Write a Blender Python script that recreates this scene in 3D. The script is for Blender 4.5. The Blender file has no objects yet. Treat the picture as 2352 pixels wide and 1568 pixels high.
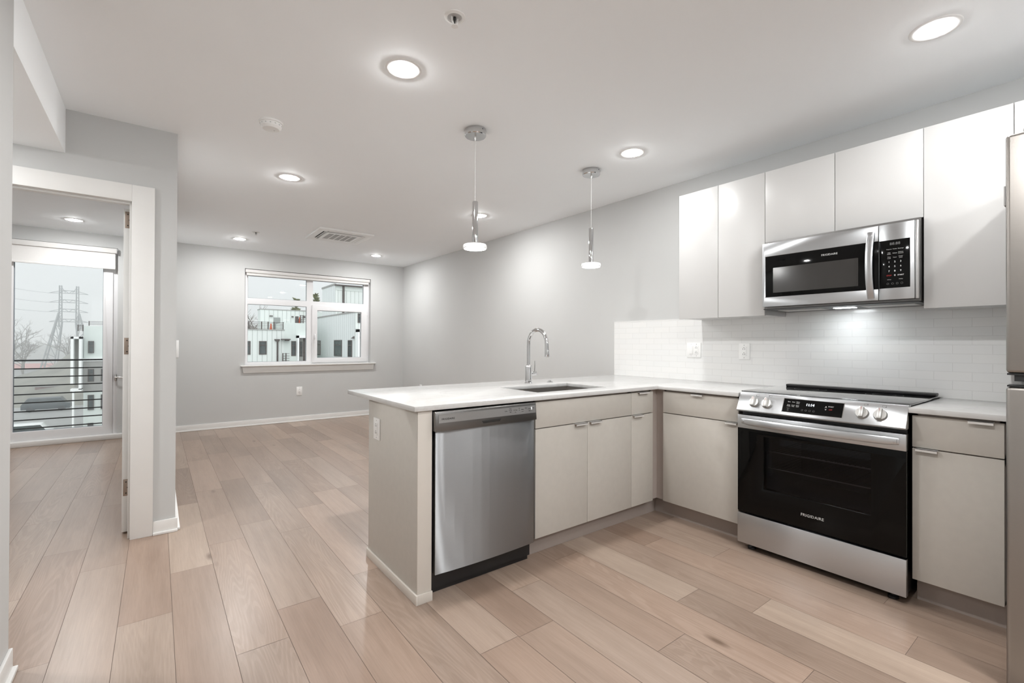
import bpy, bmesh, math, random
from mathutils import Vector, Matrix

SC = bpy.context.scene
COL = SC.collection
PI = math.pi

# ------------------------------------------------------------------ camera
FOC = 1067.15                                   # focal length in pixels of the 2352 px wide frame
YAW, PIT, ROL, EYE = math.radians(37.3557), math.radians(.2737), math.radians(.199), 1.2031
_F = Vector((math.sin(YAW) * math.cos(PIT), math.cos(YAW) * math.cos(PIT), math.sin(PIT)))
_R = Vector((math.cos(YAW), -math.sin(YAW), 0))
_U = _R.cross(_F)
_R, _U = _R * math.cos(ROL) + _U * math.sin(ROL), _U * math.cos(ROL) - _R * math.sin(ROL)
cd = bpy.data.cameras.new('camera')
cam = bpy.data.objects.new('camera', cd)
COL.objects.link(cam)
cam.matrix_world = Matrix(((_R.x, _U.x, -_F.x, 0), (_R.y, _U.y, -_F.y, 0), (_R.z, _U.z, -_F.z, EYE), (0, 0, 0, 1)))
cd.sensor_fit = 'HORIZONTAL'
cd.sensor_width = 36
cd.lens = 36 * FOC / 2352
cd.clip_start = .02
cd.clip_end = 2000
SC.camera = cam

# ------------------------------------------------------------------ sky, sun, exposure
w = bpy.data.worlds.new('overcast_sky')
SC.world = w
w.use_nodes = True
wn = w.node_tree
wn.nodes.clear()
_o = wn.nodes.new('ShaderNodeOutputWorld')
_b = wn.nodes.new('ShaderNodeBackground')
_tc = wn.nodes.new('ShaderNodeTexCoord')
_sx = wn.nodes.new('ShaderNodeSeparateXYZ')
_rp = wn.nodes.new('ShaderNodeValToRGB')
_rp.color_ramp.elements[0].position = .0
_rp.color_ramp.elements[0].color = (.86, .89, .895, 1)
_rp.color_ramp.elements[1].position = .45
_rp.color_ramp.elements[1].color = (.80, .86, .905, 1)
wn.links.new(_tc.outputs['Generated'], _sx.inputs[0])
wn.links.new(_sx.outputs['Z'], _rp.inputs[0])
wn.links.new(_rp.outputs[0], _b.inputs[0])
_b.inputs[1].default_value = .82
wn.links.new(_b.outputs[0], _o.inputs[0])

sd = bpy.data.lights.new('hazy_sun', 'SUN')
sd.energy = .55
sd.angle = math.radians(60)
sd.color = (1, .98, .95)
so = bpy.data.objects.new('hazy_sun', sd)
COL.objects.link(so)
so.rotation_euler = Vector((-.25, -.75, .65)).to_track_quat('Z', 'Y').to_euler()

LAMP = 330.0                                    # radiance of a recessed light's diffuser
PEND = 14.0
vs = SC.view_settings
vs.view_transform = 'Standard'
vs.look = 'None'
vs.gamma = 1
vs.use_curve_mapping = False
vs.exposure = 0.89
SC.cycles.max_bounces = 14
SC.cycles.diffuse_bounces = 9
SC.cycles.glossy_bounces = 6
SC.cycles.transparent_max_bounces = 16
SC.cycles.volume_bounces = 2
SC.cycles.sample_clamp_indirect = 4.0
SC.cycles.caustics_reflective = False
SC.cycles.caustics_refractive = False

# ------------------------------------------------------------------ materials
def nt(name):
    m = bpy.data.materials.new(name)
    m.use_nodes = True
    t = m.node_tree
    p = t.nodes.get('Principled BSDF')
    return m, t, p

def S(p, **k):
    names = dict(col='Base Color', rough='Roughness', metal='Metallic', spec='Specular IOR Level', coat='Coat Weight',
                 crough='Coat Roughness', trans='Transmission Weight', ior='IOR', aniso='Anisotropic', arot='Anisotropic Rotation',
                 em='Emission Color', es='Emission Strength', alpha='Alpha')
    for a, v in k.items():
        if a in ('col', 'em'):
            v = (*v, 1) if len(v) == 3 else v
        p.inputs[names[a]].default_value = v

def N(t, kind, **k):
    n = t.nodes.new(kind)
    for a, v in k.items():
        setattr(n, a, v)
    return n

def mapping(t, scale, loc=(0, 0, 0), src='Object'):
    tc = N(t, 'ShaderNodeTexCoord')
    mp = N(t, 'ShaderNodeMapping')
    mp.inputs['Scale'].default_value = scale
    mp.inputs['Location'].default_value = loc
    t.links.new(tc.outputs[src], mp.inputs[0])
    return mp.outputs[0]

def noise(t, vec, scale=5, detail=3, rough=.5, dist=0):
    n = N(t, 'ShaderNodeTexNoise')
    n.inputs['Scale'].default_value = scale
    n.inputs['Detail'].default_value = detail
    n.inputs['Roughness'].default_value = rough
    n.inputs['Distortion'].default_value = dist
    t.links.new(vec, n.inputs['Vector'])
    return n.outputs['Fac']

def ramp(t, fac, stops):
    r = N(t, 'ShaderNodeValToRGB')
    e = r.color_ramp.elements
    while len(e) < len(stops):
        e.new(.5)
    for i, (p, c) in enumerate(stops):
        e[i].position = p
        e[i].color = (*c, 1) if len(c) == 3 else c
    t.links.new(fac, r.inputs[0])
    return r.outputs[0]

def bump(t, p, h, strength, dist=.001):
    b = N(t, 'ShaderNodeBump')
    b.inputs['Strength'].default_value = strength
    b.inputs['Distance'].default_value = dist
    t.links.new(h, b.inputs['Height'])
    t.links.new(b.outputs[0], p.inputs['Normal'])

def mix(t, fac, a, b, mode='MIX'):
    m = N(t, 'ShaderNodeMix', data_type='RGBA', blend_type=mode)
    if isinstance(fac, (int, float)):
        m.inputs['Factor'].default_value = fac
    else:
        t.links.new(fac, m.inputs['Factor'])
    for i, v in ((6, a), (7, b)):
        if isinstance(v, tuple):
            m.inputs[i].default_value = (*v, 1) if len(v) == 3 else v
        else:
            t.links.new(v, m.inputs[i])
    return m.outputs[2]

def simple(name, col, rough=.5, metal=0., var=.0, nscale=8, bmp=0, **k):
    """a plain finish with a little procedural unevenness"""
    m, t, p = nt(name)
    S(p, col=col, rough=rough, metal=metal, **k)
    v = mapping(t, (1, 1, 1))
    n = noise(t, v, nscale, 3)
    d = tuple(c * (1 - var) for c in col[:3])
    u = tuple(min(1, c * (1 + var)) for c in col[:3])
    t.links.new(ramp(t, n, [(.3, d), (.7, u)]), p.inputs['Base Color'])
    if bmp:
        bump(t, p, noise(t, v, nscale * 20, 2), bmp, .0006)
    return m

def brushed(name, col, rough, stretch, aniso=.0):
    m, t, p = nt(name)
    S(p, col=col, rough=rough, metal=1.)
    v = mapping(t, stretch)
    n = noise(t, v, 1, 4, .6)
    t.links.new(ramp(t, n, [(.25, tuple(c * .975 for c in col)), (.75, tuple(min(1, c * 1.02) for c in col))]), p.inputs['Base Color'])
    r = N(t, 'ShaderNodeMapRange')
    r.inputs[3].default_value = rough * .95
    r.inputs[4].default_value = rough * 1.05
    t.links.new(n, r.inputs[0])
    t.links.new(r.outputs[0], p.inputs['Roughness'])
    if aniso:
        S(p, aniso=abs(aniso), arot=0. if aniso > 0 else .25)
        tg = N(t, 'ShaderNodeTangent', direction_type='RADIAL', axis='Z')
        t.links.new(tg.outputs[0], p.inputs['Tangent'])
    return m

def emissive(name, col, s):
    m, t, p = nt(name)
    t.nodes.remove(p)
    e = N(t, 'ShaderNodeEmission')
    e.inputs[0].default_value = (*col, 1)
    e.inputs[1].default_value = s
    t.links.new(e.outputs[0], t.nodes['Material Output'].inputs[0])
    return m

def pane_mat(name, tint, refl=1.0):
    m, t, p = nt(name)
    t.nodes.remove(p)
    tr = N(t, 'ShaderNodeBsdfTransparent')
    tr.inputs[0].default_value = (*tint, 1)
    gl = N(t, 'ShaderNodeBsdfGlossy')
    gl.inputs['Roughness'].default_value = .01
    fr = N(t, 'ShaderNodeFresnel')
    fr.inputs[0].default_value = 1.45
    mu = N(t, 'ShaderNodeMath', operation='MULTIPLY')
    mu.inputs[1].default_value = refl
    mx = N(t, 'ShaderNodeMixShader')
    t.links.new(fr.outputs[0], mu.inputs[0])
    t.links.new(mu.outputs[0], mx.inputs[0])
    t.links.new(tr.outputs[0], mx.inputs[1])
    t.links.new(gl.outputs[0], mx.inputs[2])
    t.links.new(mx.outputs[0], t.nodes['Material Output'].inputs[0])
    return m

M = {}
M['wall'] = simple('wall_paint', (.545, .55, .545), .7, var=.012, nscale=2, bmp=.15, spec=.25)
M['ceiling'] = simple('ceiling_paint', (.93, .955, .975), .75, var=.01, nscale=2, bmp=.1, spec=.2)
M['trim'] = simple('trim_paint', (.75, .745, .73), .4, var=.01, spec=.4)
M['vinyl'] = simple('white_vinyl', (.76, .76, .77), .35, var=.005)
M['upper'] = simple('white_cabinet_laminate', (.56, .557, .55), .32, var=.006, spec=.4)
M['base'] = simple('greige_cabinet_laminate', (.49, .465, .425), .5, var=.02, nscale=30, spec=.3)
M['kick'] = simple('toe_kick_laminate', (.36, .31, .28), .5, var=.02, spec=.3)
M['panel_trim'] = simple('panel_trim_paint', (.60, .56, .51), .5, var=.01)
M['dark_gap'] = simple('dark_carcass', (.10, .085, .075), .7, var=.05)
M['plastic'] = simple('white_plastic', (.82, .82, .81), .35, var=.004)
M['slot'] = simple('dark_slot', (.02, .02, .02), .5, var=.1)
M['grey_plastic'] = simple('grey_plastic', (.50, .50, .50), .5, var=.01)
M['black'] = simple('black_plastic', (.012, .012, .013), .4, var=.1)
M['blackglass'] = simple('black_glass', (.003, .003, .003), .06, var=.05, spec=.16)
M['cooktop'] = simple('ceramic_cooktop', (.05, .05, .053), .05, var=.05, spec=1., coat=1., crough=.05)
M['oven'] = simple('oven_enamel', (.20, .20, .215), .4, var=.08)
M['chrome'] = simple('chrome', (.64, .645, .65), .06, 1., var=.01)
M['satin'] = simple('satin_nickel', (.62, .61, .59), .3, 1., var=.02)
M['cord'] = simple('grey_cord', (.55, .55, .54), .6, var=.01)
M['knob'] = simple('knob_metal', (.50, .495, .48), .38, .8, var=.02)
M['pull'] = simple('pull_metal', (.70, .69, .67), .4, .35, var=.01)
M['bronze'] = simple('brown_hinge_metal', (.36, .29, .24), .45, .7, var=.06)
M['steel'] = brushed('brushed_steel', (.43, .445, .46), .42, (25, 25, 900), -1.0)
M['steel_y'] = brushed('brushed_steel_plate', (.55, .565, .58), .31, (25, 25, 900), -.7)
M['steel_dark'] = brushed('control_strip_steel', (.20, .195, .19), .35, (3, 3, 300))
M['steel_ins'] = brushed('control_insert_steel', (.55, .55, .55), .3, (25, 25, 900), -.7)
M['fridge'] = brushed('fridge_steel', (.33, .31, .29), .36, (25, 25, 900), -.5)
M['sink'] = brushed('sink_steel', (.50, .48, .46), .3, (3, 160, 60))
M['mwglass'] = simple('microwave_window', (.035, .033, .031), .12, var=.05, spec=.4)
M['letter'] = simple('silver_lettering', (.55, .55, .54), .4, var=.01)
M['letter_dk'] = simple('dark_lettering', (.03, .03, .03), .5, var=.01)
M['letter_wh'] = simple('white_lettering', (.8, .8, .8), .5, var=.01)
M['letter_dim'] = simple('grey_lettering', (.16, .16, .16), .5, var=.01)
M['letter_red'] = simple('red_lettering', (.45, .02, .02), .5, var=.01)
M['clock'] = emissive('clock_digits', (.85, .93, 1), 3.0)
M['led'] = emissive('led_diffuser', (.99, .99, .985), LAMP)
M['led_k'] = emissive('led_diffuser_dimmed', (.99, .99, .985), LAMP * .36)
M['led_n'] = emissive('led_diffuser_half', (.99, .99, .985), LAMP * .6)
M['led_fill'] = emissive('fill_light_diffuser', (.97, .99, 1), 75.)  # glow of the added fill dome
M['led_p'] = emissive('pendant_diffuser', (1, .98, .95), PEND)
M['led_m'] = emissive('cooktop_lamp', (.92, .97, 1), 32.)
M['ind'] = emissive('indicator_light', (1, 1, 1), 4.)
M['glass'] = pane_mat('window_glass', (.975, .98, .975), .8)
M['ovenglass'] = pane_mat('oven_window_glass', (.42, .42, .44), .5)
M['fabric'] = simple('blind_fabric', (.68, .67, .655), .8, var=.01, nscale=60)
M['gasket'] = simple('grey_gasket', (.16, .19, .22), .6, var=.05)
M['rail'] = simple('black_rail_paint', (.018, .022, .024), .45, var=.05)

# acrylic of the pendant discs
m, t, p = nt('crystal_acrylic')
S(p, col=(.95, .95, .95), rough=.12, trans=.6, ior=1.45, em=(1, .98, .95), es=.08)
bump(t, p, noise(t, mapping(t, (1, 1, 1)), 190, 1), .9, .002)
M['acrylic'] = m

# quartz with faint veins
m, t, p = nt('white_quartz')
v = mapping(t, (1, 1, 1))
a = noise(t, v, 2.2, 5, .6, 1.5)
b = noise(t, v, 9, 3, .5, .4)
c1 = ramp(t, a, [(.47, (.59, .588, .58)), (.5, (.555, .55, .54)), (.53, (.59, .588, .58))])
c2 = ramp(t, b, [(.3, (.96, .955, .95)), (.7, (1, 1, 1))])
t.links.new(mix(t, 1.0, c1, c2, 'MULTIPLY'), p.inputs['Base Color'])
S(p, rough=.16, spec=.5)
M['quartz'] = m

# 2 x 6 wall tile, laid in running bond (object space y, z)
m, t, p = nt('white_wall_tile')
tc = N(t, 'ShaderNodeTexCoord')
sx = N(t, 'ShaderNodeSeparateXYZ')
cx = N(t, 'ShaderNodeCombineXYZ')
t.links.new(tc.outputs['Object'], sx.inputs[0])
for i, (ax, off) in enumerate((('Y', .7059 - .1525 * 12), ('Z', .9143 - .0484 * 2))):
    s_ = N(t, 'ShaderNodeMath', operation='SUBTRACT')
    s_.inputs[1].default_value = off
    t.links.new(sx.outputs[ax], s_.inputs[0])
    t.links.new(s_.outputs[0], cx.inputs[i])
br = N(t, 'ShaderNodeTexBrick')
br.offset = .5
br.inputs['Scale'].default_value = 1
br.inputs['Brick Width'].default_value = .1525
br.inputs['Row Height'].default_value = .0484
br.inputs['Mortar Size'].default_value = .0011
br.inputs['Mortar Smooth'].default_value = .2
br.inputs['Color1'].default_value = (.78, .78, .77, 1)
br.inputs['Color2'].default_value = (.76, .765, .76, 1)
br.inputs['Mortar'].default_value = (.665, .665, .655, 1)
t.links.new(cx.outputs[0], br.inputs['Vector'])
t.links.new(br.outputs['Color'], p.inputs['Base Color'])
inv = N(t, 'ShaderNodeMath', operation='SUBTRACT')
inv.inputs[0].default_value = 1
t.links.new(br.outputs['Fac'], inv.inputs[1])
bump(t, p, inv.outputs[0], .5, .0012)
S(p, rough=.16, spec=.5)
M['tile'] = m

# oak-look planks: each plank carries its own random numbers in the colour attribute "plank"
m, t, p = nt('oak_plank_floor')
at = N(t, 'ShaderNodeVertexColor', layer_name='plank')
sc_ = N(t, 'ShaderNodeSeparateColor')
t.links.new(at.outputs['Color'], sc_.inputs[0])
tc = N(t, 'ShaderNodeTexCoord')
of = N(t, 'ShaderNodeVectorMath', operation='MULTIPLY_ADD')
t.links.new(at.outputs['Color'], of.inputs[0])
of.inputs[1].default_value = (37, 53, 29)
t.links.new(tc.outputs['Object'], of.inputs[2])
def stretch(s):
    q = N(t, 'ShaderNodeMapping')
    q.inputs['Scale'].default_value = s
    t.links.new(of.outputs[0], q.inputs[0])
    return q.outputs[0]
fine = noise(t, stretch((210, 7, 1)), 1, 4, .65, .2)
mid = noise(t, stretch((26, 1.6, 1)), 1, 4, .6, .5)
big = noise(t, stretch((5, .9, 1)), 1, 2, .5, .3)
rings = N(t, 'ShaderNodeMath', operation='MULTIPLY')
rings.inputs[1].default_value = 230
cathedral = noise(t, stretch((6.5, .55, 1)), 1, 1.6, .4, .25)
t.links.new(cathedral, rings.inputs[0])
sn = N(t, 'ShaderNodeMath', operation='SINE')
t.links.new(rings.outputs[0], sn.inputs[0])
base = ramp(t, sc_.outputs['Red'], [(.0, (.252, .182, .141)), (.35, (.306, .227, .179)), (.7, (.348, .263, .210)), (1, (.406, .316, .252))])
hue = ramp(t, sc_.outputs['Green'], [(.0, (1.02, .985, .965)), (.5, (1, 1, 1)), (1, (.985, 1.0, 1.01))])
c = mix(t, 1., base, hue, 'MULTIPLY')
c = mix(t, 1., c, ramp(t, fine, [(.25, (.86, .855, .85)), (.6, (1, 1, 1)), (.85, (1.05, 1.05, 1.05))]), 'MULTIPLY')
c = mix(t, 1., c, ramp(t, mid, [(.25, (.88, .865, .85)), (.55, (1, 1, 1)), (.8, (1.06, 1.06, 1.06))]), 'MULTIPLY')
c = mix(t, 1., c, ramp(t, big, [(.3, (.90, .89, .88)), (.7, (1.06, 1.06, 1.06))]), 'MULTIPLY')
sel = N(t, 'ShaderNodeMath', operation='MULTIPLY')
t.links.new(ramp(t, sc_.outputs['Blue'], [(.3, (0, 0, 0)), (.7, (1, 1, 1))]), sel.inputs[0])
sel.inputs[1].default_value = .9
c = mix(t, sel.outputs[0], c, mix(t, 1., c, ramp(t, sn.outputs[0], [(0, (.90, .885, .87)), (.5, (1, 1, 1))]), 'MULTIPLY'))
vo = N(t, 'ShaderNodeTexVoronoi')
vo.inputs['Scale'].default_value = 1
t.links.new(stretch((3.2, 1.1, 1)), vo.inputs['Vector'])
c = mix(t, 1., c, ramp(t, vo.outputs['Distance'], [(.02, (.45, .40, .36)), (.075, (1, 1, 1))]), 'MULTIPLY')
t.links.new(c, p.inputs['Base Color'])
bump(t, p, fine, .12, .0006)
S(p, rough=.30, spec=.55)
M['plank'] = m

# standing-seam metal cladding of the houses outside
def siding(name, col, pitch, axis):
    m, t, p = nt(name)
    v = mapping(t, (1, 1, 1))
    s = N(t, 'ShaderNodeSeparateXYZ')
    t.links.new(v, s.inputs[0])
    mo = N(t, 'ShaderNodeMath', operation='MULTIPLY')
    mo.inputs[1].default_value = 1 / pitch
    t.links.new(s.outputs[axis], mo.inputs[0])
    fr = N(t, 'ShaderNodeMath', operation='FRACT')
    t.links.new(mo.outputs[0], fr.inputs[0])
    t.links.new(ramp(t, fr.outputs[0], [(.0, tuple(x * .6 for x in col)), (.10, col), (.9, col), (1, tuple(x * .8 for x in col))]), p.inputs['Base Color'])  # seam joints, darkened in the colour to stand in for rib shading too
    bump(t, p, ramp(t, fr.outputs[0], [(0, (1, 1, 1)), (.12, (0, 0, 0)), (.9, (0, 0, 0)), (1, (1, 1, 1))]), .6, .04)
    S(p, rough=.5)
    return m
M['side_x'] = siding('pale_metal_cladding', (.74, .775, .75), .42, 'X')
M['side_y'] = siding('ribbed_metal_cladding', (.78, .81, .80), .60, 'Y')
M['stucco'] = simple('pale_green_stucco', (.70, .75, .72), .8, var=.03, nscale=1)
M['white_ext'] = simple('white_exterior_paint', (.90, .91, .90), .6, var=.01)
M['grey_ext'] = simple('grey_cladding', (.36, .355, .34), .7, var=.03)
M['dark_ext'] = simple('dark_brown_metal', (.10, .085, .08), .5, var=.05)
M['win_ext'] = simple('dark_window_glass', (.07, .085, .085), .1, var=.3, nscale=1.2)
M['door_ext'] = simple('grey_door_paint', (.30, .32, .31), .5, var=.02)
M['orange'] = simple('orange_plastic', (.75, .14, .05), .5, var=.03)
M['asphalt'] = simple('wet_asphalt', (.33, .33, .32), .6, var=.10, nscale=.15)
M['brick'] = simple('brown_brick', (.22, .13, .11), .8, var=.1)
M['bark'] = simple('grey_bark', (.22, .19, .16), .9, var=.1)
M['leaf'] = simple('dull_green_needles', (.17, .18, .09), .8, var=.25, nscale=3)
M['scrub'] = simple('winter_scrub', (.25, .24, .20), .9, var=.25, nscale=.3)
M['pylon'] = simple('galvanised_steel', (.30, .31, .31), .5, .3, var=.04)
M['carpaint'] = simple('dark_car_paint', (.04, .055, .06), .25, var=.05)
M['carwhite'] = simple('white_car_paint', (.75, .76, .75), .25, var=.02)
M['redroof'] = simple('red_roof_metal', (.55, .13, .09), .6, var=.05)

# ------------------------------------------------------------------ mesh helpers
class MB:
    def __init__(s):
        s.bm = bmesh.new()
        s.mi = 0
    def _take(s, b2, mi=None):
        me = bpy.data.meshes.new('tmp')
        for f in b2.faces:
            f.material_index = s.mi if mi is None else mi
        b2.to_mesh(me)
        b2.free()
        s.bm.from_mesh(me)
        bpy.data.meshes.remove(me)
        return s
    def box(s, x0, x1, y0, y1, z0, z1, bev=0, seg=2, mi=None):
        b = bmesh.new()
        bmesh.ops.create_cube(b, size=1)
        for v in b.verts:
            v.co = Vector((x0 + (v.co.x + .5) * (x1 - x0), y0 + (v.co.y + .5) * (y1 - y0), z0 + (v.co.z + .5) * (z1 - z0)))
        if bev:
            bmesh.ops.bevel(b, geom=b.edges[:], offset=bev, segments=seg, affect='EDGES', profile=.5, clamp_overlap=True)
        return s._take(b, mi)
    def prism(s, pts, axis, a0, a1, bev=0, seg=2, mi=None):
        """pts: 2D outline in the plane of the two other axes, in x,y,z order"""
        b = bmesh.new()
        o = {'x': (1, 2), 'y': (0, 2), 'z': (0, 1)}[axis]
        k = 'xyz'.index(axis)
        rings = []
        for a in (a0, a1):
            r = []
            for q in pts:
                c = [0, 0, 0]
                c[o[0]], c[o[1]], c[k] = q[0], q[1], a
                r.append(b.verts.new(c))
            rings.append(r)
        n = len(pts)
        b.faces.new(rings[0])
        b.faces.new(rings[1][::-1])
        for i in range(n):
            b.faces.new((rings[0][i], rings[1][i], rings[1][(i + 1) % n], rings[0][(i + 1) % n]))
        bmesh.ops.recalc_face_normals(b, faces=b.faces[:])
        if bev:
            bmesh.ops.bevel(b, geom=b.edges[:], offset=bev, segments=seg, affect='EDGES', profile=.5, clamp_overlap=True)
        return s._take(b, mi)
    def lathe(s, prof, c, axis='z', seg=32, mi=None, cap=True):
        """prof: (radius, height) along the axis from c"""
        b = bmesh.new()
        rings = []
        for r, hh in prof:
            ring = []
            for i in range(seg):
                a = 2 * PI * i / seg
                if axis == 'z':
                    q = (c[0] + r * math.cos(a), c[1] + r * math.sin(a), c[2] + hh)
                elif axis == 'x':
                    q = (c[0] + hh, c[1] + r * math.cos(a), c[2] + r * math.sin(a))
                else:
                    q = (c[0] + r * math.cos(a), c[1] + hh, c[2] + r * math.sin(a))
                ring.append(b.verts.new(q))
            rings.append(ring)
        for k in range(len(rings) - 1):
            for i in range(seg):
                j = (i + 1) % seg
                b.faces.new((rings[k][i], rings[k][j], rings[k + 1][j], rings[k + 1][i]))
        if cap:
            b.faces.new(rings[0][::-1])
            b.faces.new(rings[-1])
        bmesh.ops.recalc_face_normals(b, faces=b.faces[:])
        return s._take(b, mi)
    def disc(s, r, c, seg=32, mi=None):
        b = bmesh.new()
        b.faces.new([b.verts.new((c[0] + r * math.cos(-2 * PI * i / seg), c[1] + r * math.sin(-2 * PI * i / seg), c[2])) for i in range(seg)])
        return s._take(b, mi)
    def tube(s, pts, r, seg=12, mi=None, prof=None):
        """round (or prof-shaped) bar along pts; r a number or one per point"""
        b = bmesh.new()
        P = [Vector(q) for q in pts]
        n = len(P)
        R = r if isinstance(r, (list, tuple)) else [r] * n
        up = None
        rings = []
        for i in range(n):
            d = (P[min(i + 1, n - 1)] - P[max(i - 1, 0)]).normalized()
            if up is None:
                up = Vector((0, 0, 1)) if abs(d.z) < .9 else Vector((0, 1, 0))
            e1 = (up - d * up.dot(d)).normalized()
            e2 = d.cross(e1)
            up = e1
            if prof:
                ring = [b.verts.new(P[i] + e1 * (u * R[i]) + e2 * (v * R[i])) for u, v in prof]
            else:
                ring = [b.verts.new(P[i] + e1 * (R[i] * math.cos(2 * PI * k / seg)) + e2 * (R[i] * math.sin(2 * PI * k / seg))) for k in range(seg)]
            rings.append(ring)
        m_ = len(rings[0])
        for i in range(n - 1):
            for k in range(m_):
                j = (k + 1) % m_
                b.faces.new((rings[i][k], rings[i][j], rings[i + 1][j], rings[i + 1][k]))
        b.faces.new(rings[0][::-1])
        b.faces.new(rings[-1])
        bmesh.ops.recalc_face_normals(b, faces=b.faces[:])
        return s._take(b, mi)
    def grid(s, axis, us, vs_, a0, a1, keep, mi=None, bev=0):
        """slab between a0 and a1 on axis, made of the cells (i, j) of the us x vs grid for which keep(i, j)"""
        b = bmesh.new()
        o = {'x': (1, 2), 'y': (0, 2), 'z': (0, 1)}[axis]
        kk = 'xyz'.index(axis)
        vt = {}
        def vert(i, j, a):
            if (i, j, a) not in vt:
                c = [0, 0, 0]
                c[o[0]], c[o[1]], c[kk] = us[i], vs_[j], (a0, a1)[a]
                vt[(i, j, a)] = b.verts.new(c)
            return vt[(i, j, a)]
        cells = {(i, j) for i in range(len(us) - 1) for j in range(len(vs_) - 1) if keep(i, j)}
        for (i, j) in cells:
            for a in (0, 1):
                b.faces.new([vert(i, j, a), vert(i + 1, j, a), vert(i + 1, j + 1, a), vert(i, j + 1, a)])
            for (di, dj, e) in ((-1, 0, ((i, j), (i, j + 1))), (1, 0, ((i + 1, j), (i + 1, j + 1))), (0, -1, ((i, j), (i + 1, j))), (0, 1, ((i, j + 1), (i + 1, j + 1)))):
                if (i + di, j + dj) not in cells:
                    (p1, p2) = e
                    b.faces.new([vert(*p1, 0), vert(*p2, 0), vert(*p2, 1), vert(*p1, 1)])
        bmesh.ops.recalc_face_normals(b, faces=b.faces[:])
        bmesh.ops.dissolve_limit(b, angle_limit=.01, verts=b.verts[:], edges=b.edges[:])
        if bev:
            ed = [e for e in b.edges if e.is_manifold and e.calc_face_angle(0) > .5]
            bmesh.ops.bevel(b, geom=ed, offset=bev, segments=2, affect='EDGES', profile=.5, clamp_overlap=True)
        return s._take(b, mi)
    def build(s, name, mats, parent=None, smooth=True):
        o_ = Vector((0, 0, 0))
        q = parent
        while q:
            o_ += q.location
            q = q.parent
        me = bpy.data.meshes.new(name)
        for v in s.bm.verts:
            v.co -= o_
        s.bm.to_mesh(me)
        s.bm.free()
        for m_ in (mats if isinstance(mats, (list, tuple)) else [mats]):
            me.materials.append(M[m_] if isinstance(m_, str) else m_)
        if smooth:
            for f in me.polygons:
                f.use_smooth = True
            me.set_sharp_from_angle(angle=math.radians(35))
        ob = bpy.data.objects.new(name, me)
        COL.objects.link(ob)
        if parent:
            ob.parent = parent
        return ob

def tag(o, label, cat, group=None, kind=None):
    if label:
        o['label'] = label
    if cat:
        o['category'] = cat
    if group:
        o['group'] = group
    if kind:
        o['kind'] = kind
    return o

def thing(name, loc, label, cat, group=None):
    o = bpy.data.objects.new(name, None)
    o.empty_display_size = .1
    o.location = loc
    COL.objects.link(o)
    return tag(o, label, cat, group)

def struct(name, mb, mats, parent=None, smooth=False):
    o = mb.build(name, mats, parent, smooth)
    if parent is None:
        o['kind'] = 'structure'
    return o

def frame(name):
    o = bpy.data.objects.new(name, None)
    COL.objects.link(o)
    o['kind'] = 'structure'
    return o

def bx(name, mat_, parent, *a, bev=0, seg=2):
    return MB().box(*a, bev=bev, seg=seg).build(name, mat_, parent)

def copy_tree(o, parent=None):
    c = o.copy()
    COL.objects.link(c)
    if parent:
        c.parent = parent
    for ch in list(o.children):
        copy_tree(ch, c)
    return c

def again(o, loc, label, group=None):
    c = copy_tree(o)
    c.location = loc
    c['label'] = label
    if group:
        c['group'] = group
    return c

def text(name, body, size, loc, face, mat_, parent, ext=.0004, align='CENTER', tilt=0., sx=1., space=1.):
    """lettering as a mesh; face '-x' or '-y' tells which way it looks; tilt leans it back (radians)"""
    cu = bpy.data.curves.new(name, 'FONT')
    cu.body = body
    cu.size = size
    cu.extrude = ext
    cu.align_x = align
    cu.align_y = 'CENTER'
    cu.space_character = space
    cu.resolution_u = 2
    tmp = bpy.data.objects.new(name, cu)
    COL.objects.link(tmp)
    bpy.context.view_layer.update()
    dg = bpy.context.evaluated_depsgraph_get()
    me = bpy.data.meshes.new_from_object(tmp.evaluated_get(dg))
    bpy.data.objects.remove(tmp)
    bpy.data.curves.remove(cu)
    if face == '-x':
        X, Y, Z = Vector((0, -1, 0)), Vector((math.sin(tilt), 0, math.cos(tilt))), Vector((-math.cos(tilt), 0, math.sin(tilt)))
    else:
        X, Y, Z = Vector((1, 0, 0)), Vector((0, math.sin(tilt), math.cos(tilt))), Vector((0, -math.cos(tilt), math.sin(tilt)))
    o_ = Vector((0, 0, 0))
    q = parent
    while q:
        o_ += q.location
        q = q.parent
    L = Vector(loc) - o_
    for v in me.vertices:
        v.co = L + X * (v.co.x * sx) + Y * v.co.y + Z * v.co.z
    me.materials.clear()
    me.materials.append(M[mat_])
    me.name = name
    ob = bpy.data.objects.new(name, me)
    COL.objects.link(ob)
    ob.parent = parent
    return ob

# ------------------------------------------------------------------ the room (x right, y away along the long wall, z up)
XR, YB, H = 3.4355, 7.666, 2.5427               # long wall, window wall, ceiling
YD, XD, XS, HS = 3.6766, .097, -.426, 2.2897    # doorway wall, its free end, hall soffit side and underside
CT, CTB = .914, .890                            # countertop top and underside
OUT = YB + .20

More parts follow.
